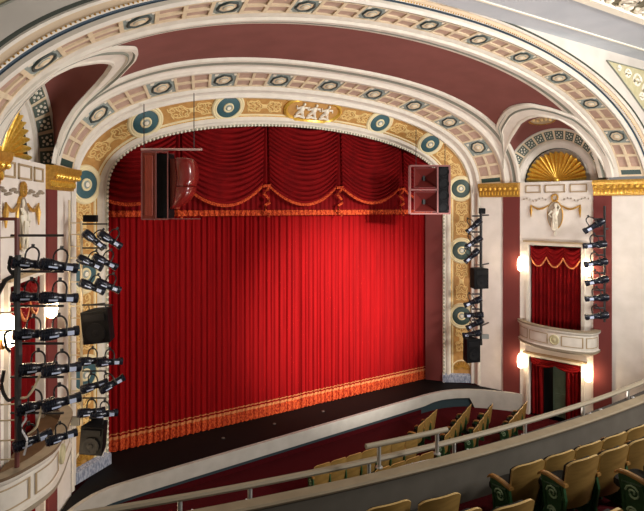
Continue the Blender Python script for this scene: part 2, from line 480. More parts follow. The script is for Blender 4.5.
# white mouldings either side of the cove
uc = usamp(UC)
mb = MB()
loft(mb, 'K4', 'K5', [(0, .02), (.08, .07), (.2, .08), (.28, .03), (.45, .0), (.5, .03), (.62, .05), (.7, .03), (.76, .03), (.8, .06), (.92, .06), (1, .0)],
     ['moulding', 'plaster', 'moulding', 'plaster', 'plaster', 'plaster', 'greyline', 'greyline', 'moulding', 'moulding', 'moulding'], uc)
struct(mb.build('trim_6'), 'white moulding under the maroon cove')
mb = MB()
loft(mb, 'K6', 'K7', [(0, 0), (.06, .015), (.2, .03), (.26, .01), (.36, .02), (.42, .06), (.7, .09), (.78, .04), (.9, .04), (1, .02)],
     ['moulding', 'moulding', 'greyline', 'greyline', 'moulding', 'plaster', 'moulding', 'moulding', 'moulding'], uc)
struct(mb.build('trim_7'), 'white moulding over the maroon cove')
# cove with the groins of the two side lunettes
GRO = {1: [(.0, .915), (.06, .84), (.13, .74), (.19, .66), (.267, .628), (.4, .583), (.5, .561), (.6, .556), (.683, .561), (.733, .583), (.783, .6), (.833, .628), (.9, .656), (.96, .75), (.99, .915)],
       -1: [(.0, .915), (.08, .84), (.15, .75), (.2, .69), (.283, .661), (.417, .639), (.533, .622), (.667, .617), (.75, .622), (.783, .633), (.85, .656), (.9, .678), (.96, .76), (.99, .915)]}
GRI = {1: [(.01, .915), (.017, .883), (.067, .822), (.15, .775), (.25, .733), (.433, .667), (.55, .644), (.65, .639), (.767, .667), (.817, .722), (.833, .778), (.883, .856), (.9, .915)],
       -1: [(.14, .925), (.18, .89), (.22, .85), (.25, .8), (.3, .75), (.383, .717), (.483, .694), (.6, .678), (.667, .683), (.75, .70), (.883, .744), (.917, .778), (.933, .806), (.955, .915)]}
# smooth functions on the cove between K4 (v=0) and K7 (v=1)
def cove_pt(u, v, h=0.):
    f = [('K4', 0.), ('K5', .195), ('K6', .84), ('K7', 1.)]
    for (a, va), (b, vb) in zip(f, f[1:]):
        if v <= vb + 1e-9: return SP(a, b, u, (v - va) / (vb - va), h)
def smooth_poly(vs, us_, n):
    vs, us_ = np.array(vs), np.array(us_)
    t = np.r_[0, np.cumsum(np.hypot(np.diff(vs) * 3.6, np.diff(us_) * 9))]; t /= t[-1]
    q = np.linspace(0, 1, 400); a, b = np.interp(q, t, vs), np.interp(q, t, us_)
    for _ in range(25):
        a[1:-1] = (a[:-2] + 2 * a[1:-1] + a[2:]) / 4; b[1:-1] = (b[:-2] + 2 * b[1:-1] + b[2:]) / 4
    w = np.linspace(0, 1, n); return np.interp(w, q, a), np.interp(w, q, b)
GO = {k: smooth_poly(*zip(*v), 81) for k, v in GRO.items()}; GI = {k: smooth_poly(*zip(*v), 81) for k, v in GRI.items()}
uo = lambda v, sg: float(np.interp(v, GO[sg][0], GO[sg][1]))
mb = MB()
mb.grid([[cove_pt((k if k < 0 else 0) * (uo(v, -1) + .02) + (k if k > 0 else 0) * (uo(v, 1) + .02), v) for k in np.linspace(-1, 1, 101)] for v in np.linspace(.19, .845, 30)], 'cove')
struct(mb.build('ceiling_cove'), 'plain maroon cove of the sounding board')

# ------------------------------------------------------------------ splayed side walls
WP = [(6.94, 13.22), (7.32, 12.43), (7.52, 11.87), (8.28, 9.60), (8.50, 9.12), (8.83, 8.20), (8.95, 7.87)]
class Niche:
    """frame of the side wall between the pilasters: a along, b off the wall, z up"""
    def __init__(s, sg):
        s.sg = sg; A = np.array(WP[2]); B = np.array(WP[3]); d = (B - A) / np.linalg.norm(B - A); n = np.array([-d[1], d[0]])
        if n @ (np.array([0, 6]) - A) < 0: n = -n
        s.A, s.d, s.n = A, d, n; s.len = float(np.linalg.norm(B - A))
    def __call__(s, a, b, z):
        q = s.A + s.d * a + s.n * b
        return np.array([q[0] * s.sg, q[1], z])
NI = {1: Niche(1), -1: Niche(-1)}
SIDE = {1: 'right', -1: 'left'}
CAPB, CAPT = 6.67, 7.18
def wallpt(i, sg, z, off=0.):
    """polyline vertex i pushed off the wall"""
    P = np.array(WP[i]); d1 = np.array(WP[min(i + 1, 6)]) - np.array(WP[max(i - 1, 0)]); d1 /= np.linalg.norm(d1)
    n = np.array([-d1[1], d1[0]])
    if n @ (np.array([0, 6]) - P) < 0: n = -n
    P = P + n * off; return np.array([P[0] * sg, P[1], z])
NL, AC = NI[1].len, NI[1].len / 2 + .02   # niche length, arch centre
for sg in (1, -1):
    N = NI[sg]; sd = SIDE[sg]
    # wall with the two openings of the niche (upper box, lower door)
    mb = MB()
    for i in (0, 1, 3, 4, 5):
        mb.face([wallpt(i, sg, -1.1), wallpt(i + 1, sg, -1.1), wallpt(i + 1, sg, CAPT), wallpt(i, sg, CAPT)], 'wallwhite')
    o0, o1, zs = .33, 2.03, [-1.1, .98, 1.75, 4.95, CAPT]
    for k in range(4):
        z0, z1 = zs[k], zs[k + 1]; op = k in (0, 2)
        for a0, a1 in ((0, o0), (o0, o1), (o1, NL)):
            if op and a0 == o0:
                for (x0, x1, y0, y1) in ((o0, o0, z0, z1), (o1, o1, z0, z1)):
                    mb.face([N(x0, 0, y0), N(x0, -.5, y0), N(x0, -.5, y1), N(x0, 0, y1)], 'wallwhite')
                for zz in (z0, z1): mb.face([N(o0, 0, zz), N(o1, 0, zz), N(o1, -.5, zz), N(o0, -.5, zz)], 'wallwhite')
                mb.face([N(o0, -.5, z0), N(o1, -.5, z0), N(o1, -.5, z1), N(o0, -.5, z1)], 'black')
            else:
                mb.face([N(a0, 0, z0), N(a1, 0, z0), N(a1, 0, z1), N(a0, 0, z1)], 'wallwhite')
    # tympanum behind the fan
    ar = [(AC - 1.6 * math.cos(t), CAPT + 1.76 * math.sin(t)) for t in np.linspace(0, PI, 33)]
    mb.face([N(a - (.08 if sg > 0 else .16), -.46, z) for a, z in ar], 'wallwhite')
    W = struct(mb.build('wall_' + sd), 'cream plaster side wall of the box niche')
    # opening frames
    mb = MB()
    for z0, z1 in ((1.75, 4.95), (-1.1, .98)):
        for a0, a1, b0, b1 in ((o0 - .1, o0, z0, z1 + .1), (o1, o1 + .1, z0, z1 + .1), (o0, o1, z1, z1 + .1)):
            c = (N((a0 + a1) / 2, .03, (b0 + b1) / 2)); R = Matrix(((N.d[0] * sg, N.n[0] * sg, 0), (N.d[1], N.n[1], 0), (0, 0, 1)))
            mb.box(c, (a1 - a0, .08, b1 - b0), 'moulding', R)
        c = N((o0 + o1) / 2, .06, z1 + .13); mb.box(c, (o1 - o0 + .36, .16, .06), 'tan', R)
    struct(mb.build('trim_%d' % (9 if sg > 0 else 10)), 'moulded frames of the box opening and doorway')
    # maroon pilaster strips
    for j, (i0, i1) in enumerate(((1, 2), (3, 4))):
        mb = MB()
        q = [wallpt(i0, sg, 0), wallpt(i1, sg, 0)]; nn = np.array([N.n[0] * sg, N.n[1], 0]) * .05
        P = [q[0], q[0] + nn, q[1] + nn, q[1]]
        mb.grid([[p + np.array([0, 0, z]) for p in P] for z in (-1.1, CAPB + .02)], 'maroon')
        struct(mb.build('trim_%d' % (11 + (0 if sg > 0 else 2) + j)), 'dark maroon pilaster strip')
    # gilded capitals
    for j, idx in enumerate(((0, 1, 2), (3, 4, 5, 6))):
        cp = empty('gilded_capital', wallpt(idx[1], sg, CAPB))
        prof = [(.0, CAPB), (.06, CAPB), (.06, CAPB + .05), (.09, CAPB + .1), (.09, CAPB + .2), (.14, CAPB + .24), (.2, CAPB + .34), (.24, CAPB + .4), (.24, CAPB + .5), (.0, CAPB + .52)]
        mb = MB()
        mb.grid([[wallpt(i, sg, z, off) for (off, z) in prof] for i in idx], 'goldpaint')
        for i in (idx[0], idx[-1]): mb.face([wallpt(i, sg, z, off) for (off, z) in prof], 'goldpaint')
        for k in range(len(mb.v)): mb.v[k] = tuple(np.array(mb.v[k]) - np.array(cp.location))
        mb.build('cornice', cp)
        mb = MB(); ml = MB()
        for i0, i1 in zip(idx, idx[1:]):
            A, B = wallpt(i0, sg, CAPB + .29, .2), wallpt(i1, sg, CAPB + .29, .2); n = max(2, int(np.linalg.norm(B - A) / .16))
            for k in range(n):
                c = A + (B - A) * (k + .5) / n - np.array(cp.location); mb.ell(c, (.055, .055, .06), 'gold', 8, 6)
            A, B = wallpt(i0, sg, CAPB + .13, .1), wallpt(i1, sg, CAPB + .13, .1); n = max(2, int(np.linalg.norm(B - A) / .1))
            for k in range(n):
                c = A + (B - A) * (k + .5) / n - np.array(cp.location); ml.ell(c, (.03, .03, .075), 'gold', 6, 4)
        mb.build('bead_row', cp); ml.build('leaf_row', cp)
        tag(cp, 'gilded beaded capital over the %s pilaster %s the %s box niche' % ('stage-side' if j == 0 else 'audience-side', 'beside', sd), 'capital', 'gilded capitals')
    # lunette vault, rib and arch band
    outer = [cove_pt(sg * u, v, .03) for v, u in zip(*GO[sg])]
    inner = [cove_pt(sg * u, v, .03) for v, u in zip(*GI[sg])]
    ACs = AC - (.08 if sg > 0 else .16)
    arch = [N(ACs - 1.69 * math.cos(t), .0, CAPT + 1.84 * math.sin(t)) for t in np.linspace(0, PI, 81)]
    mb = MB()
    rows = []
    for k in range(81):
        A, B = inner[k], arch[k]; row = []
        for w in np.linspace(0, 1, 9):
            p = A * (1 - w) + B * w; p = p + np.array([0, 0, .22 * math.sin(PI * w) * math.sin(PI * k / 80)]); row.append(p)
        rows.append(row)
    mb.grid(rows, 'cove'); struct(mb.build('ceiling_lunette_' + sd), 'maroon lunette vault over the box')
    mb = MB(); rows = []
    prof = [(0, 0), (.03, .08), (.14, .1), (.18, .05), (.3, .05), (.34, .09), (.38, .09), (.42, .05), (.8, .06), (.84, .1), (.94, .1), (1, 0)]
    pm = ['moulding', 'moulding', 'greyline', 'moulding', 'greyline', 'greyline', 'moulding', 'plaster', 'moulding', 'moulding', 'moulding']
    for k in range(81):
        A, B = outer[k], inner[k]; row = []; env = min(1, k / 8, (80 - k) / 8)
        for v, h in prof:
            row.append(cove_pt(sg * (GO[sg][1][k] * (1 - v) + GI[sg][1][k] * v), GO[sg][0][k] * (1 - v) + GI[sg][0][k] * v, .02 + .75 * h * env))
        rows.append(row)
    mb.grid(rows, 'plaster', mfun=lambda a, b: pm[b]); struct(mb.build('trim_%d' % (15 if sg > 0 else 16)), 'white rib along the lunette groin')
    # flowered band of the lunette arch
    mb = MB()
    def ap(r, t, b, rr=(1.29, 1.69), zz=(1.42, 1.84)):
        f = (r - rr[0]) / (rr[1] - rr[0]); return N(ACs - r * math.cos(t), b, CAPT + (zz[0] + (zz[1] - zz[0]) * f) * math.sin(t))
    ts = np.linspace(0, PI, 61)
    pr = [(1.70, -.1), (1.70, .05), (1.66, .06), (1.64, .02), (1.34, -.22), (1.32, -.19), (1.26, -.2), (1.24, -.26), (1.12, -.3), (1.08, -.34), (1.06, -.46)]
    bb_ = lambda r: .035 - .24 * (1.64 - r) / .3
    pmm = ['plaster', 'moulding', 'moulding', 'peach', 'moulding', 'moulding', 'moulding', 'plaster', 'moulding', 'darkline']
    mb.grid([[ap(r, t, b) for r, b in pr] for t in ts], 'plaster', mfun=lambda a, b: pmm[b])
    tb = struct(mb.build('trim_%d' % (17 if sg > 0 else 18)), 'lunette arch band with grey flowered squares')
    mb = MB(); mf = MB()
    nb = 14
    for k in range(nb):
        t0, t1 = PI * (k + .1) / nb, PI * (k + .9) / nb
        mb.face([ap(1.36, t0, bb_(1.36)), ap(1.62, t0, bb_(1.62)), ap(1.62, t1, bb_(1.62)), ap(1.36, t1, bb_(1.36))], 'flowerground')
        tm = (t0 + t1) / 2
        for q in range(4):
            a = q * PI / 2
            c = ap(1.49 + .06 * math.cos(a), tm + .042 * math.sin(a), bb_(1.49 + .06 * math.cos(a)) + .01)
            mf.ell(c, (.036, .02, .036), 'ivory', 6, 4)
            a += PI / 4
            c = ap(1.49 + .11 * math.cos(a), tm + .075 * math.sin(a), bb_(1.49 + .11 * math.cos(a)) + .01); mf.ell(c, (.02, .015, .02), 'plaster', 6, 4)
    mb.build('flower_panel', tb); mf.build('flower', tb)
    # gold shell fan
    fan = empty('shell_fan', N(ACs, -.44, CAPT + .04))
    mb = MB(); nr = 17; rows = []
    for k in range(nr * 6 + 1):
        t = PI * k / (nr * 6); ph = abs(math.sin(nr * t)); row = []
        for w in np.linspace(.08, 1, 8):
            r = w * (.93 + .07 * ph); row.append(N(ACs - r * math.cos(t), -.44 + .16 * w * ph + .05 * w * w, CAPT + .04 + r * 1.03 * math.sin(t)) - np.array(fan.location))
        rows.append(row)
    mb.grid(rows, 'gold'); mb.build('ribs', fan, smooth=50)
    mb = MB(); c = N(ACs, -.32, CAPT + .06) - np.array(fan.location); mb.ell(c, (.12, .12, .1), 'gold', 12, 8); mb.build('boss', fan)
    tag(fan, 'large gold shell fan in the lunette over the %s box' % sd, 'fan ornament', 'gold shell fans')
    # oval medallion in the lunette
    k = 30; w = .55
    om = empty('oval_medallion')
    for nm, lvls in (('rim', [(1.0, -.03), (1.0, .05), (.9, .08), (.84, .04)]),):
        mb = MB(); mb.grid([[(.46 * s * math.cos(a), .2 * s * math.sin(a), h) for a in np.linspace(0, 2 * PI, 33)[:-1]] for s, h in lvls], 'goldpaint', closed_v=True); mb.build('rim', om)
    mb = MB(); mb.face([(.39 * math.cos(a), .17 * math.sin(a), .04) for a in np.linspace(0, 2 * PI, 33)[:-1]], 'tan')
    for a in np.linspace(-.26, .26, 5): mb.ell((a, .03 * math.sin(a * 20), .05), (.05, .06, .03), 'scroll', 8, 5)
    mb.build('relief', om)
    A, B = inner[40], arch[40]; p = A * (1 - w) + B * w + np.array([0, 0, .22 * math.sin(PI * w)])
    ax = np.array(arch[46]) - np.array(arch[34]); ax /= np.linalg.norm(ax); bb = (B - A); bb -= ax * (bb @ ax); bb /= np.linalg.norm(bb); nn = np.cross(ax, bb)
    if nn[2] > 0: bb = -bb; nn = -nn
    nn = nn / np.linalg.norm(nn) + np.array([N.n[0] * sg, N.n[1], 0]) * 1.1; nn /= np.linalg.norm(nn); ax = ax - nn * (ax @ nn); ax /= np.linalg.norm(ax); bb = np.cross(nn, ax)
    put(om, p + nn * .08, Matrix((ax, bb, nn)).transposed())
    tag(om, 'gilt rimmed oval medallion on the maroon lunette vault, %s side' % sd, 'medallion', 'oval medallions')
    # three small framed panels under the fan
    mb = MB()
    for a0, a1 in ((.2, .72), (.86, 1.52), (1.67, 2.2)):
        z0, z1 = 6.80, 7.08
        for (x0, x1, y0, y1) in ((a0, a1, z0, z0 + .035), (a0, a1, z1 - .035, z1), (a0, a0 + .035, z0, z1), (a1 - .035, a1, z0, z1)):
            c = N((x0 + x1) / 2, .015, (y0 + y1) / 2); mb.box(c, (x1 - x0, .03, y1 - y0), 'tan', R)
    struct(mb.build('trim_%d' % (19 if sg > 0 else 20)), 'three small framed wall panels')
    # relief figure with garlands
    fg = empty('relief_medallion', N(1.2, 0, 6.0)); L0 = np.array(fg.location)
    f = lambda a, b, z: N((1.2 if sg > 0 else 1.38) + a, b, 6.0 + z) - L0
    mb = MB(); mb.grid([[f(.26 * s * math.cos(t), h, .5 * s * math.sin(t) + .02) for t in np.linspace(0, 2 * PI, 37)[:-1]] for s, h in ((1, 0), (1, .03), (.93, .05), (.88, .03), (.02, .03))], 'oval', closed_v=True, mfun=lambda a, b: 'goldpaint' if a < 2 else 'oval')
    mb.build('oval_plaque', fg)
    fm = 'ivory'
    mb = MB()
    prf = [(.02, -.52), (.11, -.44), (.1, -.25), (.075, -.1), (.09, .02), (.11, .14), (.085, .22), (.035, .26), (.03, .29), (.055, .33), (.06, .38), (.04, .43), (.0, .45)]
    rows = []
    for r, z in prf: rows.append([f(r * math.cos(t) + .03 * math.sin(z * 5), .05 + .05 * math.sin(t) * (r / .1), z) for t in np.linspace(0, 2 * PI, 13)[:-1]])
    mb.grid(rows, fm, closed_v=True)
    mb.tube([f(-.09, .07, .17), f(-.19, .08, .05), f(-.1, .1, -.06)], [.035, .03, .02], fm, 6)
    mb.tube([f(.1, .07, .17), f(.18, .08, .28), f(.1, .08, .42)], [.035, .03, .02], fm, 6)
    for k in (-.05, .02, .07): mb.tube([f(k, .1, .05), f(k + .02, .11, -.2), f(k * 1.4, .1, -.46)], .018, fm, 5)
    mb.build('relief_figure', fg)
    gm = 'goldpaint'
    mb = MB()
    for k in range(14):
        t = 2 * PI * k / 14; mb.ell(f(.1 * math.cos(t), .05, .62 + .11 * math.sin(t)), (.035, .03, .04), gm, 6, 4)
    mb.build('wreath', fg)
    mb = MB(); mb.ell(f(0, .05, -.62), (.05, .03, .08), 'ivory', 8, 5); mb.build('pendant', fg)
    for sx in (-1, 1):
        mb = MB()
        pts = [f(sx * (.2 + .6 * t), .05, .36 - .13 * math.sin(t * PI)) for t in np.linspace(0, 1, 9)]
        mb.tube(pts, [.02 + .015 * math.sin(PI * k / 8) for k in range(9)], gm, 6)
        pts = [f(sx * .8, .05, .38), f(sx * .79, .05, .2), f(sx * .8, .05, -.05)]; mb.tube(pts, [.02, .05, .015], gm, 6)
        for t in np.linspace(0, 1, 8):
            mb.ell(f(sx * (.3 + .75 * t), .04, .56 + .05 * math.sin(t * 9)), (.045, .02, .03), 'oval', 6, 4)
        mb.build('garland', fg)
    tag(fg, 'plaster relief of a draped figure with gilt garlands above the %s box curtain' % sd, 'relief')
    # sconces
    for a, hz in ((.07, 'stage-side'), (2.26, 'audience-side')):
        for z, hv in ((4.2, 'upper'), (.72, 'lower')):
            c = N(a, 0, z)
            sc = empty('wall_sconce', c)
            mb = MB(); mb.tube([N(a, .0, z - .15) - c, N(a, .09, z - .2) - c, N(a, .13, z - .16) - c], .02, 'brass', 8)
            mb.ell(N(a, .03, z - .15) - c, (.06, .04, .09), 'brass', 10, 6); mb.build('bracket', sc)
            mb = MB(); q = N(a, .14, z) - c
            mb.lathe([(.03, -.2), (.09, -.16), (.115, 0), (.105, .18), (.06, .3), (.0, .34)], 'bulb', c=q, n=14); mb.build('glass_shade', sc)
            tag(sc, 'glowing wall sconce, %s one on the %s edge of the %s box niche' % (hv, hz, sd), 'sconce', 'glowing wall sconces')
            li = bpy.data.lights.new('sconce_lamp', 'POINT'); li.energy = 34; li.color = (1., .78, .5); li.shadow_soft_size = .12
            lo = bpy.data.objects.new('sconce_lamp', li); col.objects.link(lo); lo.location = tuple(N(a, .26, z + .05))
    # box parapet
    if sg > 0: path = [(-.02, .0), (.02, .12), (.3, .42), (.7, .65), (1.2, .77), (1.7, .78), (2.1, .7), (2.38, .58), (2.5, .4), (2.55, .0)]
    else: path = [(-.02, .0), (.02, .12), (.3, .42), (.7, .65), (1.2, .70), (1.7, .76), (2.3, .78), (2.65, .62), (2.95, .44), (3.12, .3), (3.15, .0)]
    # smooth path
    pa = np.array(path); t = np.r_[0, np.cumsum(np.hypot(*np.diff(pa, axis=0).T))]; q = np.linspace(0, t[-1], 60)
    ps = np.c_[np.interp(q, t, pa[:, 0]), np.interp(q, t, pa[:, 1])]
    for _ in range(8): ps[2:-2] = (ps[1:-3] + 2 * ps[2:-2] + ps[3:-1]) / 4
    bx = empty('opera_box', N(1.2, 0, 1.55)); L0 = np.array(bx.location)
    tn = np.gradient(ps, axis=0); tn /= np.linalg.norm(tn, axis=1)[:, None]; nrm = np.c_[-tn[:, 1], tn[:, 0]]
    def bp(k, off, z):
        i = min(int(k), 58); f_ = k - i; P = ps[i] * (1 - f_) + ps[i + 1] * f_; n_ = nrm[i]
        return N(P[0] + n_[0] * off, max(P[1] + n_[1] * off, 0.01), z) - L0
    mb = MB(); prof = [(-.1, 1.5), (.0, 1.5), (.05, 1.55), (.05, 1.62), (.0, 1.65), (.0, 2.12), (.05, 2.16), (.07, 2.22), (.07, 2.27), (-.14, 2.27), (-.14, 2.0)]
    mb.grid([[bp(k, o_, z) for o_, z in prof] for k in range(60)], 'moulding', mfun=lambda a, b: ['plaster', 'ledge', 'ledge', 'moulding', 'moulding', 'moulding', 'moulding', 'boxfloor' if sg < 0 else 'ledge', 'ledge', 'ledge'][b])
    mb.build('parapet', bx)
    mb = MB(); mb.face([bp(k, -.1, 2.05 if sg < 0 else 1.95) for k in range(0, 60, 2)] , 'boxfloor'); mb.face([bp(k, -.1, 1.52) for k in range(0, 60, 2)], 'plaster'); mb.build('floor_slab', bx, smooth=0)
    mb = MB()
    for k0, k1 in ((3, 12), (14, 26), (34, 45), (47, 56)):
        ks = np.linspace(k0, k1, 9)
        for z0, z1 in ((1.72, 1.745), (2.04, 2.065)): mb.grid([[bp(k, .012, z0) for k in ks], [bp(k, .02, (z0 + z1) / 2) for k in ks], [bp(k, .012, z1) for k in ks]], 'tan')
        for kk in (k0, k1): mb.grid([[bp(kk - .35, .012, z), bp(kk, .02, z), bp(kk + .35, .012, z)] for z in (1.72, 2.065)], 'tan')
    mb.build('panel_moulding', bx)
    mb = MB(); kc = 30
    for s, h, m_ in ((.17, .0, 'filigree'),):
        rows = [[bp(kc + r * .17 * math.cos(t) / .062, hh, 1.89 + .17 * r * math.sin(t)) for t in np.linspace(0, 2 * PI, 21)[:-1]] for r, hh in ((1, 0), (1, .04), (.8, .05), (.72, .02), (.4, .03), (.02, .05))]
        mb.grid(rows, 'filigree', closed_v=True)
    mb.build('medallion', bx)
    tag(bx, 'curved white box parapet with framed panels and round boss, %s side wall' % sd, 'opera box', 'opera boxes')
    # box curtain and door curtain
    def drape(name, a0, a1, z0, z1, m, amp=.04, per=.13, b=-.12, parent=None):
        mb = MB(); n = int((a1 - a0) / per * 8); L0 = np.array(parent.location)
        rows = []
        for z in np.linspace(z0, z1, 6):
            rows.append([N(a0 + (a1 - a0) * k / n, b + amp * math.sin((a0 + (a1 - a0) * k / n) / per * 2 * PI + .6 * math.sin(z * .8)) + .02 * math.sin(k * .37), z) - L0 for k in range(n + 1)])
        mb.grid(rows, m); o = mb.build(name, parent); return o
    bc = empty('box_curtain', N(1.18, -.12, 1.75))
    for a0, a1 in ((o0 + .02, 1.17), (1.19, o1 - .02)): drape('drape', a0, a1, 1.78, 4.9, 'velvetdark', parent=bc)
    mb = MB(); L0 = np.array(bc.location)
    def swag(mb, a0, a1, zt, dz, sag, b, m, folds, bf=None):
        rows = []
        for i in range(folds * 6 + 1):
            v = i / (folds * 6); row = []
            for u in np.linspace(-1, 1, 13):
                row.append(N((a0 + a1) / 2 + u * (a1 - a0) / 2, b + .035 * abs(math.sin(v * folds * PI)) + .03 * (1 - u * u), zt - v * dz - sag * (1 - u * u) * (.35 + .65 * v)) - L0)
            rows.append(row)
        mb.grid(rows, m)
        e = rows[-1]; mb2 = bf
        if mb2 is not None: mb2.tube([np.array(p) + np.array([N.n[0] * sg, N.n[1], 0]) * .012 for p in e], .028, 'braid', 6)
    bf = MB()
    for k in range(3):
        w = (o1 - o0 - .06) / 3; swag(mb, o0 + .03 + k * w, o0 + .03 + (k + 1) * w, 4.93, .38, .34, -.03, 'velvetdark', 4, bf)
    mb.build('swag_valance', bc); bf.build('braid_trim', bc)
    tag(bc, 'red box curtain with three small swags in the %s box opening' % sd, 'curtain', 'box curtains')
    dc = empty('door_curtain', N(1.18, -.12, -1.1))
    drape('drape', o0 + .02, .78, -1.08, .9, 'velvetdark', parent=dc); drape('drape', 1.5, o1 - .02, -1.08, .9, 'velvetdark', parent=dc)
    L0 = np.array(dc.location); mb = MB()
    for k in range(2):
        w = (o1 - o0 - .06) / 2; swag(mb, o0 + .03 + k * w, o0 + .03 + (k + 1) * w, .97, .2, .12, -.03, 'velvetdark', 3)
    mb.build('swag_valance', dc)
    tag(dc, 'parted red doorway curtain under the %s box' % sd, 'curtain', 'doorway curtains')
    mb = MB(); c = N(1.28, -.38, -.12); mb.box(c, (.5, .06, 1.94), 'doorgreen', R); mb.box(N(1.28, -.34, .3), (.32, .03, .7), 'doorgreen', R); mb.box(N(1.28, -.34, -.6), (.32, .03, .7), 'doorgreen', R)
    d = struct(mb.build('door_%d' % (1 if sg > 0 else 2), bevel=.008), 'grey-green door leaf between the red curtains')

# ------------------------------------------------------------------ outer mouldings, spandrel wall, beam and ceiling
mb = MB()
loft(mb, 'K8', 'K9', [(0, .02), (.2, .06), (.8, .06), (1, .0)], ['moulding', 'plaster', 'moulding'], uc)
loft(mb, 'K9', 'K11', [(0, 0), (.04, -.02), (.15, -.02), (.19, .02), (.28, .03), (.31, .05), (.36, .05), (.39, .02), (.62, .0), (.66, .03), (.82, .05), (.86, .02), (.9, .02), (1., .0)],
     ['bluestrip', 'bluestrip', 'moulding', 'plaster', 'moulding', 'moulding', 'outerband', 'outerband', 'moulding', 'plaster', 'moulding', 'darkline', 'darkline'], uc)
t19 = struct(mb.build('trim_21'), 'stepped outer arch mouldings with blue and gold lines')
mb = MB()
for i in range(-130, 131):
    mb.ell(SP('K9', 'K11', i / 130 * UC, .335, .055), (.018, .018, .018), 'goldpaint', 6, 4)
mb.build('gold_bead_row', t19)
BZ = 10.66
mb = MB()
xs = np.linspace(-8.95, 8.95, 81)
us_ = np.linspace(-1, 1, 121); low = [pt('K11', u) for u in us_]
top = [np.array([p[0], 7.87, max(BZ + .3, p[2])]) for p in low]
mb.grid([low, top], 'spandrel')
for sg in (-1, 1):
    mb.face([(sg * 8.95, 7.87, -1.1), (sg * 13, 7.87, -1.1), (sg * 13, 7.87, BZ + .3), (sg * 8.95, 7.87, BZ + .3)], 'spandrel')
    mb.face([(sg * 13, 7.87, -1.1), (sg * 13, -6, -1.1), (sg * 13, -6, 12.5), (sg * 13, 7.87, 12.5)], 'wallwhite')
struct(mb.build('wall_proscenium'), 'cream spandrel wall around the outer arch')
# filigree panels in the spandrels
for sg in (-1, 1):
    fp = empty('filigree_panel', (sg * 7.5, 7.85, 9.9)); L0 = np.array(fp.location)
    a0 = [(5.95, 10.36), (6.5, 10.05), (7.2, 9.62), (7.95, 9.13), (8.5, 8.7), (9.0, 8.2), (9.4, 7.6)]
    poly = [(x, z) for x, z in a0] + [(9.4, 10.36)]
    mb = MB(); P = lambda x, z, d: np.array([sg * x, 7.87 - d, z]) - L0
    mb.face([P(x, z, .02) for x, z in poly], 'filigree'); mb.build('ground', fp, smooth=0)
    mb = MB(); mb.tube([P(x, z, .03) for x, z in poly + poly[:1]], .018, 'greyline', 6); mb.build('border', fp)
    mb = MB()
    for cx, cz, r in ((7.0, 10.12, .16), (7.5, 9.98, .24), (8.05, 9.75, .3), (8.7, 9.5, .34), (8.15, 10.2, .12), (8.8, 10.12, .16), (7.75, 9.55, .14), (8.4, 9.15, .2), (9.0, 8.9, .24), (9.1, 8.3, .2), (6.55, 10.22, .09)):
        for d in (1, -1):
            mb.tube([P(x, z, .035) for x, z in spiral(cx, cz, r, .03, (0 if d > 0 else PI), d * 1.4, 18)], .028, 'ivory', 6)
    mb.build('scrollwork', fp)
    tag(fp, 'olive triangular panel of ivory scrollwork in the %s spandrel' % SIDE[sg], 'panel', 'filigree panels')
mb = MB()
mb.box((0, 7.08, BZ + .2), (26, 1.6, .4), 'beam'); mb.box((0, 7.33, BZ - .01), (26, .05, .03), 'ivory'); mb.box((0, 7.62, BZ - .006), (26, .5, .012), 'beam')
mb.box((0, 6.2, BZ + .02), (26, .2, .1), 'ivory')
struct(mb.build('ceiling_beam'), 'pale grey flat ceiling beam in front of the arch')
# ornate plaster ceiling
mb = MB(); mb.box((0, 1.0, BZ + .12), (26, 10.4, .1), 'ceilingground'); ce = struct(mb.build('ceiling'), 'ornate plaster ceiling')
mb = MB()
for i in range(10, 22):
    for j in range(5):
        cx = -8 + i * .75; cy = 5.85 - j * .6; r = .22 + .05 * ((i + j) % 2)
        for d in (1, -1):
            mb.tube([(x, y, BZ + .05) for x, y in spiral(cx, cy, r, .03, d * .7 + i, d * 1.5, 14)], .05, 'ivory', 6)
        mb.ell((cx + .37, cy + .2, BZ + .05), (.09, .12, .05), 'ivory', 8, 5)
mb.build('plaster_scroll', ce)

# ------------------------------------------------------------------ stage
ZST = -.45
RAILP = [(-7.5, 11.75), (-7.2, 12.15), (-6.84, 12.52), (-6.5, 12.76), (-6.1, 12.91), (-5.4, 12.97), (4.6, 13.47), (5.3, 13.43), (5.75, 13.3), (6.2, 13.08), (6.6, 12.78), (7.0, 12.35), (7.42, 11.88), (7.5, 11.78)]
def rail_smooth(n=90):
    p = np.array(RAILP); t = np.r_[0, np.cumsum(np.hypot(*np.diff(p, axis=0).T))]; q = np.linspace(0, t[-1], n)
    return np.c_[np.interp(q, t, p[:, 0]), np.interp(q, t, p[:, 1])]
rp = rail_smooth(); tn = np.gradient(rp, axis=0); tn /= np.linalg.norm(tn, axis=1)[:, None]; rn = np.c_[tn[:, 1], -tn[:, 0]]
mb = MB()
top = [(p[0], p[1] + .02, ZST - .02) for p in rp]
mb.face(top + [(7.0, 13.0, ZST - .02), (6.1, 14.3, ZST - .02), (6.1, 16.4, ZST - .02), (-6.1, 16.4, ZST - .02), (-6.1, 14.3, ZST - .02), (-7.0, 13.0, ZST - .02)], 'stageblack')
struct(mb.build('floor_stage', smooth=0), 'black stage floor')
mb = MB(); 
def rb_(x): return ZST - .37 if x < 4.4 else (ZST - .37 + .07 * min(1, (x - 4.4) / .5) if x < 6.35 else ZST - .65)
rows = []
for p, n in zip(rp, rn):
    q = lambda o, z: (p[0] + n[0] * o, p[1] + n[1] * o, z)
    zb = rb_(p[0]); rows.append([q(-.12, ZST - .1), q(-.12, ZST), q(.0, ZST + .01), q(.0, zb), q(-.12, zb)])
mb.grid(rows, 'pitrail')
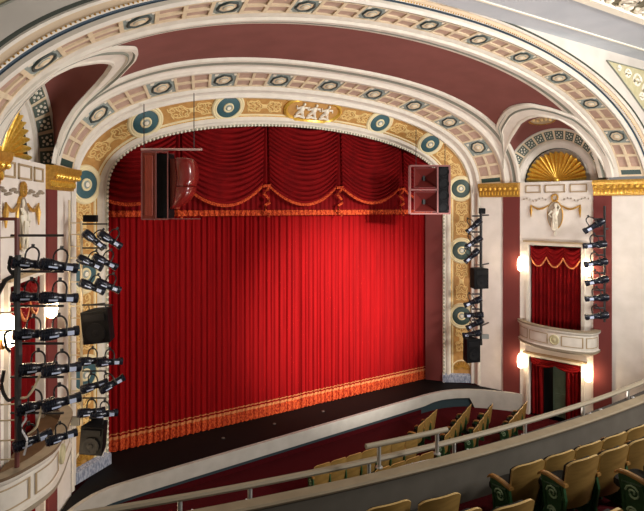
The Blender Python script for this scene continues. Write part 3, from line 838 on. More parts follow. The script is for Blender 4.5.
struct(mb.build('wall_stage_front', smooth=40), 'pale grey fascia along the stage front')
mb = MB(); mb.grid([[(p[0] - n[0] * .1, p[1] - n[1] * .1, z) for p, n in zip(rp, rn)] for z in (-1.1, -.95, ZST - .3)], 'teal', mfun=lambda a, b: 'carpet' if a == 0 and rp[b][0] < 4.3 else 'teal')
struct(mb.build('trim_22'), 'dark recess under the stage fascia')
mb = MB(); mb.face([(-13, 16.5, -1.1), (13, 16.5, -1.1), (13, -6, -1.1), (-13, -6, -1.1)], 'carpet'); struct(mb.build('floor'), 'dark red carpet of the stalls')
mb = MB(); mb.face([(-9, 16.5, -1.1), (9, 16.5, -1.1), (9, 16.5, 11), (-9, 16.5, 11)], 'black'); struct(mb.build('wall_back'), 'black back wall behind the curtain')
for i, (x, y) in enumerate(((-2.9, 14.05), (-1.2, 14.15), (.6, 14.2))):
    mb = MB(); mb.lathe([(.0, 0), (.05, .0), (.05, .02), (.03, .03), (0, .03)], 'postdark', n=10, c=(x, y, ZST - .02))
    tag(mb.build('floor_socket'), 'small grey socket on the black stage before the curtain, %s of three' % ['leftmost', 'middle', 'rightmost'][i], 'floor socket', 'stage floor sockets')
# house curtain in two halves
for sg in (-1, 1):
    cu = empty('house_curtain', (sg * 3.2, 14.8, ZST)); L0 = np.array(cu.location)
    x0, x1 = (-6.5, .03) if sg < 0 else (-.03, 6.5)
    if sg < 0: x0, x1 = -6.5, .06
    n = 900; ys = 14.8 if sg < 0 else 14.83
    rnd = random.Random(5 + sg); ph = [rnd.uniform(0, 6) for _ in range(6)]
    def cy(x, z):
        w = .03 * math.sin(x * 2 * PI / .155 + .9 * math.sin(x * 1.3 + ph[0]) + 1.2 * math.sin(x * .47 + ph[1])) + .012 * math.sin(x * 2 * PI / .41 + ph[2]) + .012 * math.sin(x * 2 * PI / .093 + ph[3])
        return ys + w * (.75 + .25 * math.sin(z * .6 + x)) 
    def strip(name, z0, z1, m, off=0., nz=4):
        mb = MB(); rows = []
        for z in np.linspace(z0, z1, nz):
            rows.append([np.array([x, cy(x, z) + off, z]) - L0 for x in np.linspace(x0, x1, n)])
        mb.grid(rows, m); return mb.build(name, cu, smooth=60)
    strip('drape', ZST + .3, 9.3, 'velvet', nz=8)
    strip('fringe', ZST, ZST + .33, 'fringe', -.03, 3)
    strip('braid_band', ZST + .33, ZST + .41, 'braid', -.035, 2); strip('braid_band', ZST + .46, ZST + .49, 'braid', -.02, 2)
    tag(cu, 'pleated red velvet house curtain with orange fringe, %s half' % SIDE[sg], 'curtain', 'house curtain halves')
# swagged valance
va = empty('valance', (0, 14.5, 6.05)); L0 = np.array(va.location)
mb = MB(); n = 700
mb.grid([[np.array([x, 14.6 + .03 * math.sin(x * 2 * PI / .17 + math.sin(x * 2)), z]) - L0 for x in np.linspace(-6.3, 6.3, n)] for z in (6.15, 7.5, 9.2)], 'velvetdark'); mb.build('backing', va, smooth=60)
mb = MB(); mb.grid([[np.array([x, 14.56 + .03 * math.sin(x * 2 * PI / .17 + math.sin(x * 2)), z]) - L0 for x in np.linspace(-6.3, 6.3, n)] for z in (6.03, 6.1, 6.2)], 'fringe'); mb.build('fringe', va, smooth=60)
for k in range(-2, 3):
    mb = MB(); c = k * 2.73; w = 1.3; rows = []; folds = 16
    for i in range(folds * 6 + 1):
        v = i / (folds * 6); row = []
        for u in np.linspace(-1, 1, 25):
            x = c + u * w * (1 - .04 * v)
            z = 9.25 - v * 2.27 - .55 * (1 - u * u) * (1 + .12 * math.sin(v * 9 + k)) * (.75 + .25 * v)
            y = 14.46 - .11 * abs(math.sin(v * folds * PI + .25 * math.sin(u * 3 + k))) ** .8 - .07 * (1 - u * u)
            row.append(np.array([x, y, z]) - L0)
        rows.append(row)
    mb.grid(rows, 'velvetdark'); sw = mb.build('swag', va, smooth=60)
    mb = MB(); e = rows[-1]
    mb.grid([[p + np.array([0, -.03, .05]) for p in e], [p + np.array([0, -.06, .0]) for p in e], [p + np.array([0, -.03, -.07]) for p in e]], 'fringe'); mb.build('swag_trim', sw)
for k in range(-2, 2):
    x = (k + .5) * 2.73; mb = MB()
    pts = [(x + .14 * s, z) for s, z in ((-.9, 6.95), (.9, 6.98), (.3, 6.86), (-.8, 6.72), (.5, 6.56), (.7, 6.44), (-.5, 6.34), (-.4, 6.2), (.6, 6.1), (.5, 5.98))]
    mb.tube([np.array([a, 14.36, z]) - L0 for a, z in pts], .05, 'fringe', 6); mb.build('jabot', va)
    mb = MB(); mb.grid([[np.array([x + s * .15, 14.44 - .04 * math.cos(s * 6), z]) - L0 for s in np.linspace(-1, 1, 9)] for z in (6.9, 9.2)], 'velvetdark'); mb.build('pleat', va)
tag(va, 'swagged dark red valance with orange fringe across the top of the curtain', 'valance')

# ------------------------------------------------------------------ speaker clusters hung in the opening
def cluster_left():
    # box seen from its side: cabinet panels then horns
    Zd = 12.6; c0 = atd(173, 186, Zd); t = empty('speaker_cluster', c0, math.atan2(-C_, S_))
    w = lambda px: (px - 173) / F * Zd
    z = lambda py: (186 - py) / F * Zd
    x0, x1, x2, x3 = w(145.5), w(159), w(171), w(198.5)
    zt, zb = z(153), z(219)
    mb = MB(); mb.box(((x0 + x1) / 2, 0, (zt + zb) / 2), (x1 - x0, .5, zt - zb), 'cabinet'); mb.box(((x0 + x1) / 2, -.26, (zt + zb) / 2), ((x1 - x0) * .6, .03, (zt - zb) * .9), 'cabinet'); mb.build('cabinet', t, bevel=.015)
    mb = MB(); mb.box(((x1 + x2) / 2, .06, (zt + zb) / 2), (x2 - x1, .5, (zt - zb) * .97), 'speakerblack'); mb.build('woofer_column', t, bevel=.01)
    mb = MB()
    for zz in (zt, zb): mb.box(((x0 + x2) / 2, -.27, zz), (x2 - x0, .03, .03), 'framepink'); mb.box(((x0 + x2) / 2, .27, zz), (x2 - x0, .03, .03), 'framepink')
    for xx in (x0, x1 + .01, x2):
        mb.box((xx, -.27, (zt + zb) / 2), (.022, .03, zt - zb), 'framepink')
    mb.box(((x2 + x3) / 2, .2, zb), (x3 - x2, .03, .025), 'framepink')
    mb.build('frame', t)
    hm = (zt + zb) / 2
    X = w; Z = z
    for nm, lv in (('upper', [(159, 177, 193), (160, 176, 195), (166, 176.5, 197), (173, 177.5, 198), (179, 178, 197.5), (185, 177, 195.5), (186.4, 177, 194.5)]),
                   ('lower', [(187, 177, 195), (188, 176.5, 195.5), (194, 176, 194), (200, 175, 190), (205, 173, 183), (208.5, 171.5, 176), (209, 171.5, 174)])):
        mb = MB(); rows = []
        for py, a_, b_ in lv:
            ca, ra_ = (X(a_) + X(b_)) / 2, (X(b_) - X(a_)) / 2; dy = .1 + .3 * min(1, ra_ / .26)
            rows.append([(ca + ra_ * abs(math.cos(t)) ** .7 * math.copysign(1, math.cos(t)), dy * abs(math.sin(t)) ** .8 * math.copysign(1, math.sin(t)), Z(py)) for t in np.linspace(0, 2 * PI, 33)[:-1]])
        mb.grid(rows, 'horn', closed_v=True); mb.face(rows[0], 'horn'); mb.face(rows[-1], 'horn'); mb.build('horn', t, smooth=60)
    mb = MB(); mb.box(((x2 + X(176)) / 2, 0.05, hm + .05), (X(177) - x2 + .06, .3, (zt - zb) * .75), 'cabinet'); mb.build('driver_bracket', t, bevel=.01)
    mb = MB(); mb.tube([(w(141), 0, zt + .09), (w(202), -.0, zt + .09)], .03, 'framelight', 8); mb.build('hanging_bar', t)
    for px, py in ((144, 104), (194, 93)):
        mb = MB(); mb.tube([(w(px), 0, zt + .09), (w(px), 0, z(py))], .012, 'cable', 6); mb.build('suspension_cable', t)
    tag(t, 'hung speaker cluster of brown cabinet and glossy red horns, left of the stage', 'speaker cluster', 'hung speaker clusters')
cluster_left()
def cluster_right():
    Zd = 16.6; c0 = atd(428, 190, Zd); t = empty('speaker_cluster', c0, math.atan2(-C_, S_))
    w = lambda px: (px - 428) / F * Zd
    z = lambda py: (190 - py) / F * Zd
    x0, x1, x2 = w(408.5), w(435.5), w(447.5); zt, zb = z(166.5), z(213.5); hm = (zt + zb) / 2
    mb = MB()
    for xx in (x0, x1, x2):
        for yy in (-.3, -.1): mb.box((xx, yy, hm), (.05, .05, zt - zb), 'framepink')
    for zz in (zt, zb, hm):
        for yy in (-.3, -.1): mb.box(((x0 + (x2 if zz != hm else x1)) / 2, yy, zz), ((x2 if zz != hm else x1) - x0, .05, .05), 'framepink')
    mb.build('frame', t)
    for zc in ((zt + hm) / 2, (zb + hm) / 2):
        mb = MB(); W_, H_ = (x1 - x0) * .42, (zt - zb) * .2; cx = (x0 + x1) / 2 + .08; rows = []
        for f in (1.06, 1, .16): 
            yy = -.28 + (1 - f) * .5 if f <= 1 else -.28
            rows.append([(cx + sx * W_ * f, yy, zc + sz * H_ * f) for sx, sz in ((-1, -1), (1, -1), (1, 1), (-1, 1))])
        mb.grid(rows, 'hornsquare', closed_v=True); mb.face(rows[-1], 'black')
        mb.grid([rows[0], [(cx + (p[0] - cx) * .3, .3, zc + (p[2] - zc) * .3) for p in rows[0]]], 'hornsquare', closed_v=True)
        mb.build('horn', t, smooth=0)  # square flares
        mb = MB(); mb.box((cx, .1, zc), (.06, .04, H_ * .9), 'black'); mb.build('slot', t)
    mb = MB(); mb.box(((x1 + x2) / 2 + .01, .02, hm), (x2 - x1 - .08, .56, (zt - zb) * .97), 'speakerblack'); mb.build('cabinet', t, bevel=.01)
    for k in range(4):
        mb = MB(); zc = zb + (zt - zb) * (k + .5) / 4; mb.lathe([(.17, -.27), (.17, -.285), (.14, -.29), (.06, -.25), (.05, -.265), (0, -.27)], 'cone', c=((x1 + x2) / 2 + .01, 0, zc), axis='y', n=20)
        mb.xf(lambda p: (p[0], -abs(p[1]), p[2])); mb.build('driver', t)
    mb = MB()
    for px in (416, 445): mb.tube([(w(px), 0, zt), (w(px), 0.0, zt + .75 if px > 430 else zt + 1.25)], .012, 'cable', 6)
    mb.build('suspension_cable', t)
    tag(t, 'hung speaker cluster of red square horns and black driver column, right of stage', 'speaker cluster', 'hung speaker clusters')
cluster_right()

# ------------------------------------------------------------------ lighting ladders and their spotlights
def spot_proto():
    t = empty('stage_spotlight')
    mb = MB(); mb.lathe([(.05, -.34), (.1, -.33), (.115, -.26), (.115, -.1), (.1, -.04), (.085, .0), (.085, .05)], 'metalblack', axis='x', n=16)
    for k in range(5): mb.lathe([(.118, -.29 + k * .04), (.128, -.285 + k * .04), (.118, -.275 + k * .04)], 'metalblack', axis='x', n=16)
    mb.build('lamp_housing', t)
    mb = MB(); mb.lathe([(.085, .05), (.088, .1), (.082, .12), (.082, .24), (.098, .26), (.1, .34), (.085, .34), (.08, .31), (0, .3)], 'metalblack', axis='x', n=16, mfun=lambda a, b: 'lens' if a > 6 else 'metalblack'); mb.build('lens_tube', t)
    mb = MB(); mb.box((.18, -.09, -.01), (.12, .012, .08), 'glint'); mb.build('glint_plate', t)  # pale plates here and below paint highlights onto the spotlight body
    mb = MB(); mb.box((-.12, -.118, -.03), (.16, .012, .03), 'glint'); mb.build('glint_plate', t)
    mb = MB(); mb.box((.18, .09, -.01), (.12, .012, .08), 'glint'); mb.build('glint_plate', t)
    mb = MB(); pts = [(-.09, .12, 0)] + [(-.09 * math.cos(a), .12 * math.cos(a), .18 + .15 * math.sin(a)) for a in np.linspace(0, PI, 11)] + [(.09, -.12, 0)]
    mb.tube(pts, .018, 'black', 6); mb.build('yoke', t)
    mb = MB(); mb.box((-.02, 0, .35), (.05, .05, .08), 'black'); mb.build('clamp', t)
    return t
SP0 = spot_proto(); reg(); spot_used = [False]
def spot(loc, heading, tilt, label, group, k=1.):
    """heading: angle of the beam in plan, tilt: downward angle"""
    o = copy_tree(SP0) if spot_used[0] else SP0
    spot_used[0] = True
    o.location = tuple(loc); o.rotation_euler = (0, tilt, heading); o.scale = (k, k, k)
    tag(o, label, 'spotlight', group); return o
ORD = ['top', 'second', 'third', 'fourth', 'fifth', 'bottom']
def imdir(a=1., b=0.):  # plan direction along the picture's width (a) and depth (b)
    return np.array([S_ * a + C_ * b, -C_ * a + S_ * b, 0])
def ladder(name, label, parts):
    t = empty(name, parts[0]); L0 = np.array(parts[0])
    for nm, lst in parts[1]:
        mb = MB()
        for a, b, r, m in lst: mb.tube([np.array(a) - L0, np.array(b) - L0], r, m, 8)
        mb.build(nm, t)
    tag(t, label, 'lighting ladder', 'side lighting ladders'); return t
# left, by the box: six arms
Z1 = 7.75
arms = [235.5, 271.5, 306, 343.5, 377, 413]
base = atd(17, 207, Z1); zp = lambda y, Z: 6.3 - (y - 207) / 500 * Z
pl = np.array([base[0], base[1], 0])
lst_p = [((pl[0], pl[1], zp(478, Z1)), (pl[0], pl[1], zp(218, Z1)), .035, 'polered')]
lst_a = [(atd(11, y, Z1), atd(63.5, y, Z1), .02, 'black') for y in arms]
lst_b = [(atd(-8, 219, Z1), atd(17, 219, Z1), .025, 'polered')] + [(atd(-4, y, Z1), atd(15, y - 1, Z1), .012, 'polecream') for y in (238, 313, 331, 405, 421, 441, 460)]
ladder('lighting_ladder', 'maroon pole light ladder with six black arms before the left box', ((pl[0], pl[1], zp(478, Z1)), [('pole', lst_p)] + [('arm', [a]) for a in lst_a] + [('rung', [b]) for b in lst_b]))
hd = math.atan2(-C_, S_)  # towards picture right
sp1 = [[(29, 264, .16), (57, 266, .2)], [(29, 297, .1), (57, 298, .12)], [(31, 334, .1), (58, 333, .02)], [(36, 368, .08), (60, 369, .06)], [(34, 406, -.04), (60, 402, -.05)], [(31, 440, -.12), (60, 437, -.05)]]
for i, row in enumerate(sp1):
    for j, (px, py, tl) in enumerate(row):
        spot(atd(px + 1.5, py, Z1 - .12 * j + .05), hd + .75, tl * 1.1, 'black stage spotlight before the left box, %s one on the %s arm' % (['pole-side', 'outer'][j], ORD[i]), 'spotlights before the left box', .8 if i < 5 or j == 0 else .65)
# left, by the stage edge
Z2 = 11.4
pb = atd(81.5, 207, Z2); pr2 = atd(69.5, 207, Z2)
arm2 = [(224, 107), (248, 107), (264.5, 106), (305, 113), (371, 106), (398, 106)]
lst_r = [((pb[0], pb[1], zp(425, Z2)), (pb[0], pb[1], zp(221, Z2)), .03, 'polecream'), ((pr2[0], pr2[1], zp(425, Z2)), (pr2[0], pr2[1], zp(200, Z2)), .025, 'polecream')]
ladder('lighting_ladder', 'cream light ladder with thin rungs at the left edge of the stage', ((pb[0], pb[1], zp(425, Z2)), [('rail', [r]) for r in lst_r] + [('arm', [(atd(81, y, Z2), atd(x, y, Z2), .018, 'black')]) for y, x in arm2] + [('rung', [(atd(69, y, Z2), atd(82, y, Z2), .012, 'polecream')]) for y in (223, 234.5, 246.5, 258, 270, 282, 294, 306, 318, 330, 342, 355, 367, 379, 391, 403)]))
sp2 = [[(94, 240, .75), (110, 240, .6)], [(90, 263, .5), (105, 262, .5)], [(92, 287, .5), (108, 286, .45)], [(92, 361, .1), (109, 362, .1)], [(94, 386, -.15), (112, 384, -.4)], [(91, 412, .1), (104, 414, .1)]]
for i, row in enumerate(sp2):
    for j, (px, py, tl) in enumerate(row):
        spot(atd(px, py, Z2 - .1 + .12 * j), hd + .6, tl, 'black stage spotlight left of the curtain, %s one of the %s pair' % (['inner', 'outer'][j], ORD[i]), 'spotlights left of the curtain', .86)
def panel_box(px, py, Z, s, m, name, label, cat, rz=0., tilt=0.):
    t = atd(px, py, Z); mb = MB(); mb.box((0, 0, 0), s, m); o = mb.build(name, bevel=.01); o.location = tuple(t); o.rotation_euler = (tilt, 0, rz + hd); tag(o, label, cat); return o
panel_box(90.5, 218.5, Z2 + .05, (.3, .12, .16), 'speakerblack', 'control_box', 'black box on top of the ladder at the left edge of the stage', 'box')
panel_box(75, 421, Z2 + .1, (.22, .08, .2), 'greybox', 'junction_box', 'grey junction box low on the left stage ladder', 'box')
def speaker(px0, px1, py0, py1, Z, label, wed=0., face=0.):
    W_ = (px1 - px0) / 500 * Z; H_ = (py1 - py0) / 500 * Z; c = atd((px0 + px1) / 2, (py0 + py1) / 2, Z); t = empty('monitor_speaker', c, hd + face)
    mb = MB(); dd = W_ * .8
    fr = [(-W_ / 2, -dd / 2), (W_ / 2, -dd / 2), (W_ * .33, dd / 2), (-W_ * .33, dd / 2)]
    mb.grid([[(x, y, z) for x, y in fr] for z in (-H_ / 2, H_ / 2)], 'speakerblack', closed_v=True)
    for z in (-H_ / 2, H_ / 2): mb.face([(x, y, z) for x, y in fr], 'speakerblack')
    mb.build('cabinet', t, bevel=.015, smooth=0)
    mb = MB(); r = W_ * .36
    mb.lathe([(r, dd / 2 + .01), (r, dd / 2 + .025), (r * .85, dd / 2 + .025), (r * .3, dd / 2 - .0), (r * .25, dd / 2 + .02), (0, dd / 2 + .03)], 'cone', c=(0, 0, -H_ * .16), axis='y', n=20); mb.build('woofer', t)
    mb = MB(); mb.box((0, -dd / 2 - .01, H_ * .3), (W_ * .74, .03, H_ * .2), 'cone'); mb.build('horn_flare', t)
    mb = MB(); mb.tube([(-W_ * .3, -dd * .1, H_ / 2), (-W_ * .3, -dd * .1, H_ / 2 + .12), (W_ * .3, -dd * .1, H_ / 2 + .12), (W_ * .3, -dd * .1, H_ / 2)], .018, 'black', 6); mb.build('bracket', t)
    if wed: t.rotation_euler[1] = wed
    tag(t, label, 'speaker', 'monitor speakers on the ladders')
speaker(86.5, 113.5, 309, 341, Z2 - .3, 'black monitor speaker halfway up the ladder at the left edge of the stage', -.1)
speaker(84, 107, 423, 451, Z2 - .3, 'black monitor speaker at the foot of the ladder left of the curtain', .08)
# right, by the stage edge
Z3 = 18.1
q0 = atd(481, 207, Z3)
ladder('lighting_ladder', 'black light ladder on the cream wall right of the stage', ((q0[0], q0[1], zp(345, Z3)), [('pole', [((q0[0], q0[1], zp(345, Z3)), (q0[0], q0[1], zp(208, Z3)), .05, 'black')])] + [('arm', [(atd(472, y, Z3), atd(482, y, Z3), .03, 'black')]) for y in (216, 232, 246, 294, 309, 320, 332)] + [('wall_bracket', [(np.array([q0[0], q0[1], zz]), np.array([q0[0] + .62, q0[1] + .2, zz]), .03, 'black')]) for zz in (2.0, 4.2, 6.0)]))
sp3 = [(474, 226, 2.4), (474, 242, 2.55), (472, 256, 2.35), (473, 302, 2.7), (474, 315, 3.05), (475, 324, 2.6), (472, 334, 2.9)]
o7 = ['top', 'second', 'third', 'fourth', 'fifth', 'sixth', 'lowest']
for i, (px, py, tl) in enumerate(sp3):
    spot(atd(px, py, Z3 - .1), hd + PI - .3, PI - tl, 'black stage spotlight on the ladder right of the stage, %s of seven' % o7[i], 'spotlights right of the stage', 1.)
panel_box(482, 211, Z3, (.22, .12, .2), 'speakerblack', 'control_box', 'black box on top of the ladder right of the stage', 'box', tilt=.2)
panel_box(485, 336.5, Z3, (.26, .1, .16), 'greybox', 'junction_box', 'grey junction box beside the ladder right of the stage', 'box')
speaker(470, 486, 268, 288, Z3, 'black monitor speaker midway up the ladder right of the stage', 0, .25)
speaker(463, 478, 338, 361, Z3 - .5, 'black monitor speaker at the foot of the ladder right of the stage', 0, .25)
# right, by the box
Z4 = 15.9
q1 = atd(604.5, 207, Z4)
ladder('lighting_ladder', 'black light ladder before the maroon pilaster right of the right box', ((q1[0], q1[1], zp(322, Z4)), [('pole', [((q1[0], q1[1], zp(322, Z4)), (q1[0], q1[1], zp(206, Z4)), .035, 'black')])] + [('arm', [(atd(594, y - 8, Z4), atd(605, y - 8, Z4), .025, 'black')]) for y in (227, 244, 263, 281, 298, 316)] + [('wall_bracket', [(np.array([q1[0], q1[1], zz]), np.array([q1[0] + .36, q1[1] + .1, zz]), .03, 'black')]) for zz in (2.9, 5.6)]))
for i, (px, py, tl) in enumerate(((594, 226, .55), (595, 245, .12), (596, 263, .2), (597, 281, .25), (597, 298, .1), (597, 316, .15))):
    spot(atd(px, py, Z4 - .05), hd + PI - .2, tl, 'black stage spotlight beside the right box, %s on its ladder' % ORD[i], 'spotlights beside the right box', 1.)
# loose cables on the left ladder
def cable(pts, Z, r, label, m='cable'):
    P = [atd(x, y, Z - .1) for x, y in pts]; n = len(P); out = []
    for i in range(n - 1):
        p0, p1, p2, p3 = P[max(i - 1, 0)], P[i], P[i + 1], P[min(i + 2, n - 1)]
        for t in np.linspace(0, 1, 6, endpoint=False):
            out.append(.5 * ((2 * p1) + (-p0 + p2) * t + (2 * p0 - 5 * p1 + 4 * p2 - p3) * t * t + (-p0 + 3 * p1 - 3 * p2 + p3) * t ** 3))
    out.append(P[-1]); mb = MB(); mb.tube(out, r, m, 6); tag(mb.build('power_cable'), label, 'cable', 'cables on the left ladder')
cable([(11, 256), (9, 268), (15, 276), (13, 270)], Z1, .025, 'black looped cable beside the top left spotlights')
cable([(14, 276), (6, 280), (1, 288), (-3, 296)], Z1, .035, 'thick black cable sagging off the left picture edge')
cable([(12, 330), (5, 334), (6, 346), (10, 352)], Z1, .02, 'black cable loop left of the maroon pole, midway')
cable([(4, 370), (2, 388), (8, 400), (14, 398)], Z1, .025, 'black cable loop by the lower left sconce')
cable([(18, 255), (17, 300), (19, 350), (18, 400), (20, 440)], Z1, .05, 'heavy black cable bundle down the maroon pole')
cable([(40, 375), (34, 388), (27, 397), (20, 398)], Z1, .018, 'pale cable swinging under the fourth arm', 'polecream')
cable([(22, 405), (26, 418), (21, 428), (27, 440), (24, 455)], Z1, .016, 'pale cable tangled below the fifth arm', 'whitecable')
cable([(42, 406), (39, 418), (36, 428), (28, 434)], Z1, .016, 'pale thin cable beneath the outer fifth spotlight', 'polecream')

# ------------------------------------------------------------------ balcony
BC = np.array([1.0, 38.72])   # the balcony front is a shallow arc of 34 m radius
RO = 16.4
def cyl(R, a, z):  # a: angle from the centre line
    R += RO
    return np.array([BC[0] + R * math.sin(a), BC[1] - R * math.cos(a), z])
AS = np.linspace(-.30, .34, 120)
def sweep(mb, prof, m, A=AS, mf=None, closed=False):
    mb.grid([[cyl(R, a, z) for R, z in prof] for a in A], m, mfun=mf, closed_v=closed)
FZ = [2.19, 2.44, 2.69, 2.94, 3.19, 3.44]
mb = MB()
prof = [(16.9, 1.9), (17.62, 1.9), (17.62, 2.2)]
prof = [(17.5, 2.0), (17.5, 2.19), (18.7, 2.19)]
for k in range(1, 6): prof += [(18.7 + .7 * (k - 1), FZ[k]), (18.7 + .7 * k, FZ[k])]
sweep(mb, prof, 'carpet'); struct(mb.build('floor_balcony', smooth=0), 'red carpeted balcony steps')
mb = MB()
sweep(mb, [(17.56, 2.0), (17.56, 2.80)], 'parapet')
sweep(mb, [(17.44, 2.5), (17.44, 2.80)], 'parapet')
sweep(mb, [(16.9, 1.3), (16.93, 2.4), (16.97, 2.55), (17.44, 2.55)], 'parapet', mf=lambda a, b: 'gutter' if b == 2 else 'parapet')
sweep(mb, [(16.95, 1.3), (17.5, 1.9), (17.5, 2.2)], 'parapet')
struct(mb.build('wall_balcony'), 'taupe balcony parapet')
mb = MB()
sweep(mb, [(17.59, 2.78), (17.605, 2.81), (17.59, 2.835), (17.44, 2.84), (17.42, 2.81), (17.43, 2.78)], 'cap', closed=True)
struct(mb.build('trim_23'), 'tan cap along the balcony parapet')
def a_at(px, py, R):
    """angle on the cylinder of radius R under pixel px, and the height at py"""
    R += RO; r = ray(px, py); o = CAM[:2] - BC; d = r[:2]
    A = d @ d; B = 2 * o @ d; Cc = o @ o - R * R; t = (-B - math.sqrt(B * B - 4 * A * Cc)) / (2 * A)
    t2 = (-B + math.sqrt(B * B - 4 * A * Cc)) / (2 * A)
    t = t if t > 0 else t2
    P = CAM + r * t; return math.atan2(P[0] - BC[0], BC[1] - P[1]), P[2]
RL = 17.02
rail = empty('balcony_rail', cyl(RL, 0, 2.62)); L0 = np.array(rail.location)
mb = MB(); sweep(mb, [(RL - .03, 2.735), (RL + .03, 2.735), (RL + .045, 2.765), (RL + .03, 2.795), (RL - .03, 2.795), (RL - .045, 2.765)], 'railmetal', closed=True); mb.xf(lambda p: np.array(p) - L0); mb.build('handrail', rail)
for px in (110, 180, 250, 369, 454, 525, 583, 628):
    a, _ = a_at(px, 470, RL); mb = MB(); mb.tube([cyl(RL, a, 2.55) - L0, cyl(RL, a, 2.73) - L0], .028, 'postmetal', 10); mb.build('post', rail)
tag(rail, 'long taupe handrail curving along the front of the balcony', 'railing')
R2 = 17.36
a0, z0 = a_at(366, 446, R2); a1, z1 = a_at(447, 430, R2)
up = empty('raised_rail', cyl(R2, (a0 + a1) / 2, 2.84)); L0 = np.array(up.location); zr = (z0 + z1) / 2
mb = MB(); mb.tube([cyl(R2, a, zr) - L0 for a in np.linspace(a0, a1, 10)], .036, 'railmetal', 12); mb.build('handrail', up)
for px in (379, 437):
    a, _ = a_at(px, 450, R2); mb = MB(); mb.tube([cyl(R2, a, 2.84) - L0, cyl(R2, a, zr) - L0], .028, 'postmetal', 10); mb.lathe([(.05, 0), (.05, .012), (.03, .02)], 'postmetal', c=tuple(cyl(R2, a, 2.84) - L0), n=14); mb.build('post', up)
tag(up, 'short raised handrail on two posts above the aisle front', 'railing')
# cables and clips in the gutter
rnd = random.Random(3)
for i, (m, off, r) in enumerate((('cable', 17.25, .018), ('cable', 17.3, .014), ('whitecable', 17.2, .012))):
    A = np.linspace(-.25, .25, 160); mb = MB(); ph = rnd.uniform(0, 6)
    mb.tube([cyl(off + .02 * math.sin(a * 80 + ph), a, 2.58 + .05 * abs(math.sin(a * 34 + ph)) + .06 * max(0, math.sin(a * 18 + ph * 2))) for a in A], r, m, 6)
    tag(mb.build('gutter_cable'), ['thicker black cable lying behind the balcony handrail', 'thinner black cable lying behind the balcony handrail', 'white cable lying behind the balcony handrail'][i], 'cable', 'cables behind the balcony handrail')
for i, px in enumerate((66, 195, 249, 414, 469, 523, 589, 600, 632)):
    a, _ = a_at(px, 470, 17.2); c = cyl(17.22, a, 2.68); mb = MB()
    mb.box((0, 0, 0), (.1, .035, .02), 'whitecable', Matrix.Rotation(.5, 3, 'Y')); mb.box((.03, 0, -.04), (.03, .03, .12), 'whitecable', Matrix.Rotation(-.4, 3, 'Y'))
    o = mb.build('cable_clamp'); o.location = tuple(c); o.rotation_euler = (0, 0, a)
    near = ['leftmost', 'second from left', 'third from left', 'fourth from left', 'fifth from left', 'fourth from right', 'third from right', 'second from right', 'rightmost'][i]
    tag(o, 'small white cable clamp in the gutter behind the balcony handrail, %s of nine' % near, 'clamp', 'cable clamps in the gutter')
# screws/marks on the parapet are left to its paint

